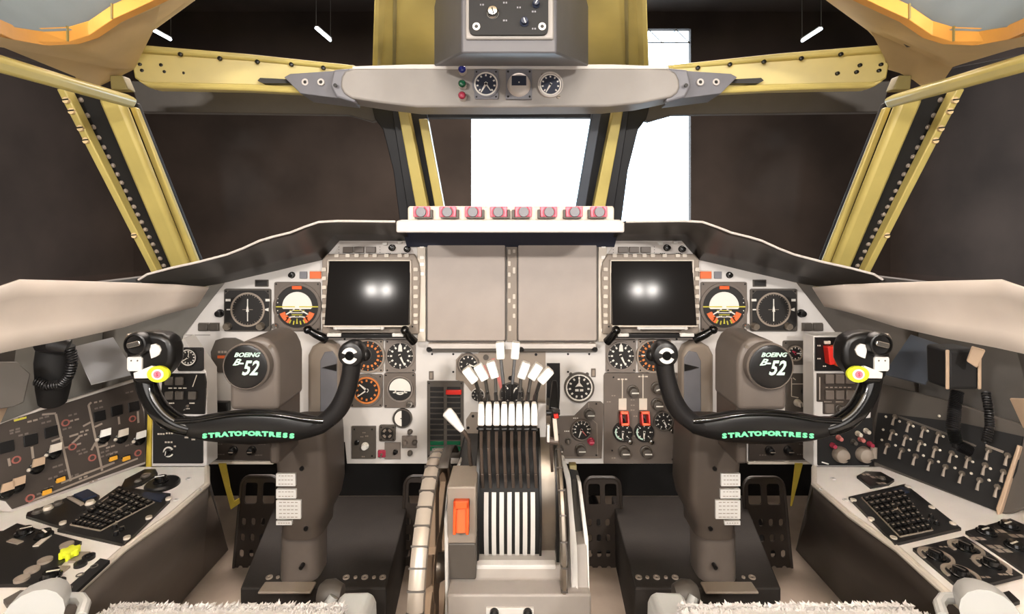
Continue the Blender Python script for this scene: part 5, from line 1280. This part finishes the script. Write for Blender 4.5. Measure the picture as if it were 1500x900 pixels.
    mb.box(xa,1.175-1.27,0.002,xb,1.212-1.27,a.z-.165,'marktaupe'); mb.build('foot',t,bevel=.004)
    mb=MB(); mb.T=Matrix.Translation((0,1.196-1.27,0))@Matrix.Rotation(PI/2,4,'X')
    for (y0,y1,x1) in ((694,712,433),(717,730,434),(733,760,441),(763,769,428)):
        x0=405; A=P(f(x0),y1,1.196);B=P(f(x1),y0,1.196); xa,xb=sorted((A.x-c0.x,B.x-c0.x)); za,zb=A.z-.165,B.z-.165
        mb.box(xa,za,-.006,xb,zb,.002,'whitepaint')
        nl=max(1,int((zb-za)/.008))
        for i in range(nl):
            zz=zb-(i+.5)*(zb-za)/nl; dashes(mb,(xa+xb)/2,zz,(xb-xa)*.8,.0016,.002,'marktaupe',5)
    mb.build('checklist_label',t,smooth=0,label='white checklist labels')
    for (x,y) in ((442,687),(448,775),(441,832)):
        h=P(f(x),y,1.198); mb=MB(); mb.T=Matrix.Translation((h.x-c0.x,h.y-1.27,h.z-.165))@Matrix.Rotation(PI/2,4,'X'); mb.cyl(0,0,.005,-.012,.002,'black',10); mb.build('screw',t)
    # roller beside the column foot
    h=P(f(488),872,1.10)
    t=thing('seat_roller','pale roller knob in front of the %s column foot'%nm,'roller',Matrix.Translation(h))
    mb=MB(); mb.T=Matrix.Rotation(PI/2*sg,4,'Y'); mb.lathe([(.020,-.03),(.028,-.02),(.030,.0),(.020,.02)],'greydk',n=20); mb.build('wheel',t)
    mb=MB(); mb.tube([(-.02,-.03,-.03),(0,-.04,.0),(.012,-.03,.018)],[.008,.012,.010],'seatframe',12); mb.build('lever',t)
    mb=MB(); mb.tube([(0,0,-.02),(0,.0,-h.z)],.010,'black',10); mb.build('stalk',t)
yoke(0); yoke(1)

# ================================================================== rudder pedals
def pedal(px0,px1,py0,py1,D,label,sg=0,group=None):
    cx=(px0+px1)/2; k=D/F; w_=(px1-px0)*k; h=(py1-py0)*k
    c=P(cx,py1,D); M=Matrix.Translation(c)@Matrix.Rotation(math.radians(90-8),4,'X')
    t=thing('rudder_pedal',label,'pedal',M,group)
    top=.26*h
    out=rrect(-w_/2,0,w_/2,h,w_*.22,6)
    out=[(x*(1-.12*max(0,y/h-.6)/.4),y) for x,y in out]
    holes=[]
    for j in range(4):
        for i in range(4):
            x=(-.34+.226*i)*w_; y=h*(.14+.145*j); holes.append(rrect(x-.055*w_,y-.035*h,x+.055*w_,y+.035*h,.05*w_,3))
    b=rrect(-.36*w_,h*.74,-.06*w_,h*.94,.06*w_,3); holes.append(b); holes.append([(-x,y) for x,y in b][::-1])
    MB().holed(out,holes,0,.006,'under').build('plate',t,smooth=0)
    mb=MB(); mb.tube([Vector((x,y,.002)) for x,y in out],.005,'under',8,closed=True); mb.build('rim',t)
    mb=MB(); mb.tube([(0,h*.3,-.012),(0,h*.5,-.06),(0,h*.55,-.20)],.016,'black',10); mb.tube([(-.3*w_,h*.3,-.012),(.3*w_,h*.3,-.012)],.010,'black',8); mb.build('arm',t)
pedal(341,404,706,857,1.52,'black slotted rudder pedal between the left console and left column')
pedal(586,650,706,857,1.52,'black slotted rudder pedal behind the segmented trim wheel')
pedal(856,915,708,857,1.52,'black slotted rudder pedal just right of the throttle pedestal')
pedal(1094,1161,708,857,1.52,'black slotted rudder pedal between the right column and right console')

# ================================================================== centre pedestal
c0=Vector((0,1.15,0))
t=thing('throttle_pedestal','white throttle pedestal with slotted black drum between the two seats','pedestal',Matrix.Translation(c0))
T0=Matrix.Translation(-c0)
def X(px,D): return (px-CX)*D/F
def Z(py,D): return 1-(py-HZ)*D/F
# lower white body
mb=MB(); mb.T=T0
Y0=1.02; xa,xb=X(655,Y0),X(866,Y0)
prof=[(1.02,0.0),(1.02,Z(872,1.02)),(1.07,Z(850,1.07)),(1.09,Z(829,1.09)),(1.42,Z(829,1.09)),(1.42,0)]
mb.loft([[Vector((xa,y,z)) for y,z in prof],[Vector((xb,y,z)) for y,z in prof]],'pedgrey'); mb.build('base',t,bevel=.004)
mb=MB(); mb.T=T0; mb.slab([(712,892,1.015),(782,892,1.015),(782,905,1.015),(712,905,1.015)][::-1],.01,'whitepaint'); 
for x in (724,773): h=P(x,899,1.012); mb.T=T0@Matrix.Translation(h)@Matrix.Rotation(PI/2,4,'X'); mb.lathe([(.009,-.004),(.009,.004),(.006,.008)],'black',n=14)
mb.build('latch_plate',t,bevel=.001)
mb=MB(); mb.T=T0; mb.slab([(698,829,1.085),(814,829,1.085),(814,850,1.085),(698,850,1.085)][::-1],.02,'whitepaint'); mb.build('front_lip',t,bevel=.002)
# drum (its back is cut flat just short of the instrument panel)
def disc(mb,r,xa,xb,m):
    mb.prism([(r*math.cos(a),min(.12,r*math.sin(a))) for a in [2*PI*i/72 for i in range(72)]],xa,xb,m)
DC=Vector((X(752,1.30),1.30,.372)); RD=.19
mb=MB(); mb.T=T0@Matrix.Translation((0,DC.y,DC.z))@Matrix.Rotation(PI/2,4,'Y')
d0,d1=X(700,1.12),X(790,1.12); 
disc(mb,RD,d0,d1,'blackmatte'); mb.build('drum',t)
mb=MB(); mb.T=T0@Matrix.Translation((0,DC.y,DC.z))@Matrix.Rotation(PI/2,4,'Y')
d2=X(815,1.12); disc(mb,RD-.012,d1+.002,d2,'steel'); mb.build('side_drum',t)
mb=MB(); mb.T=T0@Matrix.Translation((0,DC.y,DC.z))@Matrix.Rotation(PI/2,4,'Y')
for q in (d0-.004,d1,d2): mb=MB(); mb.T=T0@Matrix.Translation((0,DC.y,DC.z))@Matrix.Rotation(PI/2,4,'Y'); disc(mb,RD+.006,q,q+.005,'black'); mb.build('drum_flange',t)
def drumpt(ang,r): return Vector((0,DC.y-math.cos(ang)*r,DC.z+math.sin(ang)*r))    # ang: 0 = facing the viewer
xs=[X(x,1.12) for x in (712.5,723.7,735,746.3,757.6,769,780.3)]
for x in xs:
    mb=MB(); mb.T=T0; N=22; rows=[]
    a0,a1=math.radians(-33),math.radians(18)
    for i in range(N+1):
        a=a0+(a1-a0)*i/N; ww=.0048
        rows.append([drumpt(a,RD-.002)+Vector((x-ww,0,0)),drumpt(a,RD+.004)+Vector((x-ww,0,0)),drumpt(a,RD+.004)+Vector((x+ww,0,0)),drumpt(a,RD-.002)+Vector((x+ww,0,0))])
    mb.loft(rows,'whitepaint'); mb.build('slot_strip',t,label='white slot strip')
# cheeks
def cheek(px,py_list,wd,m,nm,**k):
    pass
for (xx,w_,m,nm) in ((X(697,1.10),.006,'black','inner_cheek'),(X(815,1.10),.006,'black','inner_cheek')):
    mb=MB(); mb.T=T0; pf=[(1.09,Z(829,1.09)),(1.09,.34),(1.13,.47),(1.20,.55),(1.32,.585),(1.45,.58),(1.45,.2)]
    pf=[(1.10,.28),(1.105,.42),(1.14,.50),(1.22,.55),(1.34,.56),(1.42,.54),(1.42,.28)]
    mb.loft([[Vector((xx,y,z)) for y,z in pf],[Vector((xx+w_,y,z)) for y,z in pf]],m); mb.build(nm,t)
# left cheek box with orange guarded switch
mb=MB(); mb.T=T0; a,b=X(655,1.06),X(697,1.06); za,zb=Z(797,1.06),Z(714,1.06)
mb.loft([[Vector((x,y,z)) for x,y in ((a,1.06),(b,1.06),(b,1.16),(a,1.16))] for z in (za,zb)],'marktaupe'); mb.build('switch_box',t,bevel=.003)
mb=MB(); mb.T=T0; mb.loft([[Vector((x,y,z)) for x,y in ((a,1.062),(b,1.062),(b,1.16),(a,1.16))] for z in (Z(851,1.06),za-.001)],'greydk'); mb.build('lower_box',t,bevel=.003)
mb=MB(); mb.T=T0@Matrix.Translation(P(676,757,1.05))@Matrix.Rotation(PI/2-.15,4,'X')
mb.box(-.016,-.031,-.012,-.010,.033,.012,'orangebright'); mb.box(.010,-.031,-.012,.016,.033,.012,'orangebright'); mb.box(-.016,.018,-.012,.016,.033,.012,'orangebright'); mb.box(-.016,-.031,-.004,.016,.033,.004,'orange'); mb.build('switch_guard',t,bevel=.0015,label='orange switch guard')
# white outer frames
for (pp,nm) in (([(655,714,1.07),(651,760,1.07),(652,905,1.03),(656,905,1.03),(657,760,1.07),(667,700,1.14),(676,680,1.20),(672,678,1.20),(661,704,1.13)],'left_frame'),
                ([(822,674,1.22),(828,676,1.22),(836,700,1.14),(841,760,1.07),(845,800,1.05),(848,905,1.03),(838,905,1.03),(834,760,1.08),(830,712,1.14)],'frame_rail')):
    mb=MB(); mb.T=T0; mb.slab(pp if nm=='left_frame' else pp[::-1],.03,'whitepaint'); mb.build(nm,t,bevel=.002)
mb=MB(); mb.T=T0; mb.slab([(846,704,1.18),(851,706,1.18),(862,790,1.07),(865,905,1.03),(861,905,1.03),(857,800,1.07)][::-1],.03,'whitepaint'); mb.build('frame_rail',t,bevel=.002)
mb=MB(); mb.T=T0; mb.slab([(838,800,1.068),(860,798,1.068),(864,905,1.028),(842,905,1.028)][::-1],.14,'pedgrey'); mb.build('side_body',t,bevel=.003)
mb=MB(); mb.T=T0; mb.slab([(838,702,1.19),(850,704,1.19),(860,797,1.10),(842,797,1.10)][::-1],.05,'black'); mb.build('side_recess',t)
mb=MB(); mb.T=T0; mb.slab([(834,682,1.26),(845,682,1.26),(845,755,1.20),(838,755,1.20)][::-1],.02,'primerdk'); mb.build('inner_block',t,bevel=.002)
mb=MB(); mb.T=T0; xa_,xb_=X(668,1.2),X(697,1.2); 
pf=[(1.13,Z(712,1.13)),(1.16,Z(695,1.16)),(1.22,Z(683,1.22)),(1.42,Z(683,1.22)),(1.42,.3),(1.13,.3)]
mb.loft([[Vector((xa_,y,z)) for y,z in pf],[Vector((xb_,y,z)) for y,z in pf]],'black'); mb.build('left_housing',t,bevel=.003)
for x,y in ((677,688),(675,702)):
    mb=MB(); mb.T=T0@Matrix.Translation(P(x,y,1.165 if y<700 else 1.14)); mb.box(-.006,-.012,-.004,.006,.0,.004,'whitepaint'); mb.build('white_stud',t,bevel=.001)
# ---- throttle levers
low_x=[705,716,727.3,738.5,749.5,760.5,771.5,782.5]
upk=[(689,549,-38),(705,545,-30),(722,541,-18),(733,513,-3),(755,513,5),(767,542,20),(784,544,32),(799,550,42)]
names=['leftmost throttle lever, its knob leaning furthest left','second throttle lever from the left','third throttle lever from the left','tall straight throttle lever just left of centre','tall straight throttle lever just right of centre','third throttle lever from the right','second throttle lever from the right','rightmost throttle lever, its knob leaning furthest right']
for i in range(8):
    DL=1.08; DU=1.16
    xr=X(707.5+11.2*i,1.12)
    root=Vector((xr,DC.y,DC.z)); a=math.radians(20); rp=drumpt(a,RD-.01); rp.x=xr
    t=thing('throttle_lever',names[i]+', with white knobs','lever',Matrix.Translation(rp),'throttle levers')
    T1=Matrix.Translation(-rp)
    lowk=P(low_x[i],606,DL); lb=P(low_x[i],624,DL+.005); mid=P(low_x[i]+.0,655,DL+.02)
    mb=MB(); mb.T=T1; pts=[rp,rp.lerp(mid,.45)+Vector((0,-.010,0)),mid,lb]
    for p,q in zip(pts,pts[1:]): mb.beam(p,q,.0068,.012,'lever')
    mb.tube([P(low_x[i]-4.2,629,DL),P(low_x[i]+4.2,629,DL)],.0045,'black',8); mb.build('lever_arm',t,bevel=.001)
    ux,uy,an=upk[i]; U=P(ux,uy,DU)
    # lower knob: tapered paddle, wide at the base
    mb=MB(); mb.T=T1@Matrix.Translation(P(low_x[i],606,DL))@Matrix.Rotation(PI/2,4,'X'); kk=DL/F
    mb.prism([(-5*kk,-16*kk),(5*kk,-16*kk),(4.6*kk,6*kk),(3.6*kk,16*kk),(-3.6*kk,16*kk),(-4.6*kk,6*kk)],-.009,.010,'knob'); mb.build('lower_knob',t,bevel=.003,seg=3,smooth=60)
    # upper stem and knob
    ar=math.radians(an); dx,dy=math.sin(ar),math.cos(ar); ku=DU/F
    kb=P(ux-dx*12,uy+dy*12,DU)
    st=P(low_x[i],594,DL+.012); m1=P((low_x[i]*.85+ux*.15),578 if abs(an)>10 else 565,DU-.02)
    mb=MB(); mb.T=T1
    for p,q in ((st,m1),(m1,kb)): mb.beam(p,q,.0068,.012,'black')
    mb.build('upper_stem',t,bevel=.001)
    mb=MB(); mb.T=T1@Matrix.Translation(U)@Matrix.Rotation(PI/2,4,'X')@Matrix.Rotation(-ar,4,'Z')
    wd=6.3 if abs(an)>10 else 6.0
    mb.prism([(-wd*ku,-12.5*ku),(wd*ku,-12.5*ku),(wd*ku,12*ku),(-wd*ku,12*ku)],-.012,.012,'knob'); mb.build('upper_knob',t,bevel=.003,seg=3,smooth=60)
# cross shaft block right of the lower knobs
t=thing('shaft_cover','pale upright cover strip at the right of the throttle lever stems','cover',Matrix.Translation(P(793,640,1.2)))
T1=Matrix.Translation(-P(793,640,1.2)); mb=MB(); mb.T=T1; mb.slab([(788,592,1.2),(800,592,1.2),(800,680,1.2),(784,676,1.2)][::-1],.012,'panel'); mb.build('strip',t,bevel=.002)
# speed brake lever
rp=P(691,690,1.17); t=thing('airbrake_lever','single lever with a long white tapered knob left of the throttles','lever',Matrix.Translation(rp)); T1=Matrix.Translation(-rp)
mb=MB(); mb.T=T1; mb.tube([rp,P(688,668,1.14),P(687,645,1.12),P(681,635,1.11),P(676,629,1.11)],[.0045,.0045,.0045,.005,.005],'lever',10); mb.build('shaft',t)
mb=MB(); mb.T=T1; mb.tube([P(677,631,1.11),P(673,626,1.11),P(662,612,1.11),P(655,604,1.11),P(653.5,602.5,1.11)],[.006,.008,.0115,.012,.009],'knob',14); mb.build('knob',t)
# flap lever at the right
rp=P(809,700,1.16); t=thing('flap_lever','slim lever topped in black, red and white right of the throttles','lever',Matrix.Translation(rp)); T1=Matrix.Translation(-rp)
mb=MB(); mb.T=T1; mb.beam(rp,P(807,648,1.13),.006,.014,'lever'); mb.build('arm',t)
for a,b,w_,m,nm in (((803,647),(803,622),.006,'whitepaint','white_side'),((815,645),(812,612),.009,'ivory','white_grip'),((813,612),(814,600),.016,'black','black_top'),((814,606),(815,612),.010,'red','red_mark')):
    mb=MB(); mb.T=T1; mb.beam(P(*a,1.12 if m!='red' else 1.112),P(*b,1.12 if m!='red' else 1.112),w_,.014,m); mb.build(nm,t,bevel=.0015)
mb=MB(); mb.T=T1; mb.tube([P(800,605,1.13),P(820,604,1.13)],.006,'black',10); mb.build('cross_pin',t)
mb=MB(); mb.T=T1; mb.tube([P(800,645,1.125),P(817,647,1.125)],.008,'lever',10); mb.build('cross_pin',t)
mb=MB(); mb.T=T1; mb.beam(P(811,603,1.16),P(812,560,1.22),.022,.02,'black',None,.012); mb.build('boot',t,bevel=.004)

# ---- trim wheels
def trimwheel(x,yc,zc,Rw,w_,label,seg,m_rim,m_disc,nm,face=True):
    t=thing('trim_handwheel',label,'trim wheel',Matrix.Translation((x,yc,zc))@Matrix.Rotation(PI/2,4,'Y'))
    mb=MB(); mb.lathe([(Rw-.030,-w_/2),(Rw-.006,-w_/2),(Rw,-w_/4),(Rw,w_/4),(Rw-.006,w_/2),(Rw-.030,w_/2)],m_rim,n=96)
    mb.f.pop(); mb.m.pop(); mb.f.pop(); mb.m.pop()
    vs=96*5
    mb.add([],[],m_rim)
    mb.ring(0,0,Rw-.031,Rw-.028,-w_/2,w_/2,m_disc,96)
    for i in range(seg):
        a=2*PI*i/seg; mb.T=Matrix.Rotation(a,4,'Z')
        mb.box(Rw-.012,-.0016,-w_/2-.001,Rw+.0012,.0016,w_/2+.001,'greydk')
    mb.T=None; mb.build('rim',t,smooth=40)
    mb=MB(); 
    mb.ring(0,0,.03,.07,-w_*.3,w_*.3,m_disc,36); mb.ring(0,0,Rw-.055,Rw-.029,-w_*.3,w_*.3,m_disc,72)
    for i in range(6):
        a=2*PI*i/6; mb.T=Matrix.Rotation(a,4,'Z'); mb.box(.06,-.028,-w_*.25,Rw-.04,.028,w_*.25,m_disc); mb.T=None
    mb.build('spoked_disc',t,bevel=.002)
    mb=MB(); mb.lathe([(.022,-w_),(.03,-w_*.5),(.03,w_*.5),(.022,w_)],'steel',n=24); mb.build('hub',t)
trimwheel(X(631,1.14),1.19,.220,.255,.030,'large trim wheel with a pale notched rim on the left flank of the pedestal',44,'rim','tan','left')
trimwheel(X(820,1.12),1.245,.305,.225,.012,'thin trim wheel recessed in the right flank of the pedestal',30,'steel','steel','right')
t=thing('handwheel_guard','dark curved guard over the top of the large trim wheel','guard',Matrix.Translation((X(640,1.2),1.3,.4)))
mb=MB(); rows=[]
for i in range(13):
    a=math.radians(78+i*4.6); yy=1.19-math.cos(a)*.262-1.3; zz=.220+math.sin(a)*.262-.4
    rows.append([Vector((.012,yy,zz)),Vector((.034,yy,zz))])
mb.grid(rows,'greydk'); mb.build('band',t,solid=.003)

# ================================================================== seats at the bottom edge
def seat(s):
    f=(lambda a:a) if not s else (lambda a:1500-a)
    nm=('left','right')[s]; sg=1 if not s else -1
    D=.80; xi=X(f(553),D); xo=X(f(165),.74)
    cx=(xi+xo)/2
    t=thing('pilot_seat','%s seat with white fleece cushion, only its front edge in view at the bottom'%nm,'seat',Matrix.Translation((cx,.5,0)))
    T1=Matrix.Translation((-cx,-.5,0))
    zt=Z(872,.74)
    xa,xb=sorted((X(f(508),.74),X(f(160),.74)))
    # cushion with rounded front
    mb=MB(); mb.T=T1; rows=[]
    prof=[(.74,zt-.09),(.745,zt-.05),(.735,zt-.018),(.71,zt-.004),(.66,zt+.002),(.5,zt),(.28,zt-.005),(.28,zt-.09)]
    NX=14
    for i in range(NX+1):
        u=i/NX; x=xa+(xb-xa)*u; e=.012*(1-(2*u-1)**6)-.012
        rows.append([Vector((x,y,z+e)) for y,z in prof])
    mb.loft(rows,'fleece'); cu=mb.build('cushion',t,bevel=.006,label='white fleece cushion')
    # fleece tufts
    rnd=random.Random(5+s); mb=MB(); mb.T=T1
    for i in range(8000):
        x=rnd.uniform(xa+.002,xb-.002); u=rnd.random()
        if u<.55: y=rnd.uniform(.60,.735); z=zt-.002-max(0,(y-.70))*.45; nrm=Vector((0,.25,1))
        else: y=.742+rnd.uniform(-.004,.0); z=zt-rnd.uniform(.012,.06); nrm=Vector((0,.9,.4))
        nrm=(nrm.normalized()+Vector((rnd.uniform(-.7,.7),rnd.uniform(-.7,.7),rnd.uniform(-.3,.5)))).normalized()
        p=Vector((x,y,z-.003)); l=rnd.uniform(.004,.008); a=nrm.orthogonal().normalized(); b=nrm.cross(a); r=.0034
        bend=Vector((rnd.uniform(-1,1),rnd.uniform(-1,1),-.5))*l*.3
        mb.add([p+a*r,p-a*r*.5+b*r*.87,p-a*r*.5-b*r*.87,p+nrm*l+bend],[[0,1,3],[1,2,3],[2,0,3],[2,1,0]],'fleece')
    o=mb.build('fleece_pile',cu,smooth=80); o['kind']='stuff'
    # pale seat frame bulging at the inner corner
    mb=MB(); mb.T=T1
    pts=[(494,915),(498,872),(506,866),(540,865),(549,868),(553,880),(554,915)]
    mb.slab([(f(a),b,.78) for a,b in (pts[::-1] if not s else pts)],-.30,'seatframe') if False else mb.loft([[P(f(a),b,.80) for a,b in pts],[P(f(a),b,.80)+Vector((0,-.45,0)) for a,b in pts]],'seatframe')
    mb.build('side_frame',t,bevel=.008,seg=3)
    mb=MB(); mb.T=T1; mb.box(xa+.01,.30,.12,xb-.01,.72,zt-.088,'seatframe'); mb.build('pan',t,bevel=.01)
    mb=MB(); mb.T=T1; mb.box(cx-.12,.34,0.0,cx+.12,.66,.13,'greydk'); mb.build('pedestal',t,bevel=.01)
    # outboard arm
    c=P(f(70),884,.68)
    t=thing('armrest','pale rounded armrest of the %s seat at the bottom corner of the photo'%nm,'armrest',Matrix.Translation(c)); T1=Matrix.Translation(-c)
    mb=MB(); mb.T=T1
    mb.tube([P(f(48),905,.62),P(f(58),888,.645),P(f(72),878,.675),P(f(84),874,.69)],[.030,.028,.024,.016],'seatframe',16); mb.build('pad',t)
    mb=MB(); mb.T=T1; mb.tube([P(f(60),893,.66),P(f(85),876,.68),P(f(118),877,.68),P(f(124),886,.67),P(f(118),905,.65)],[.007]*5,'seatframe',10); mb.build('loop_handle',t)
seat(0); seat(1)
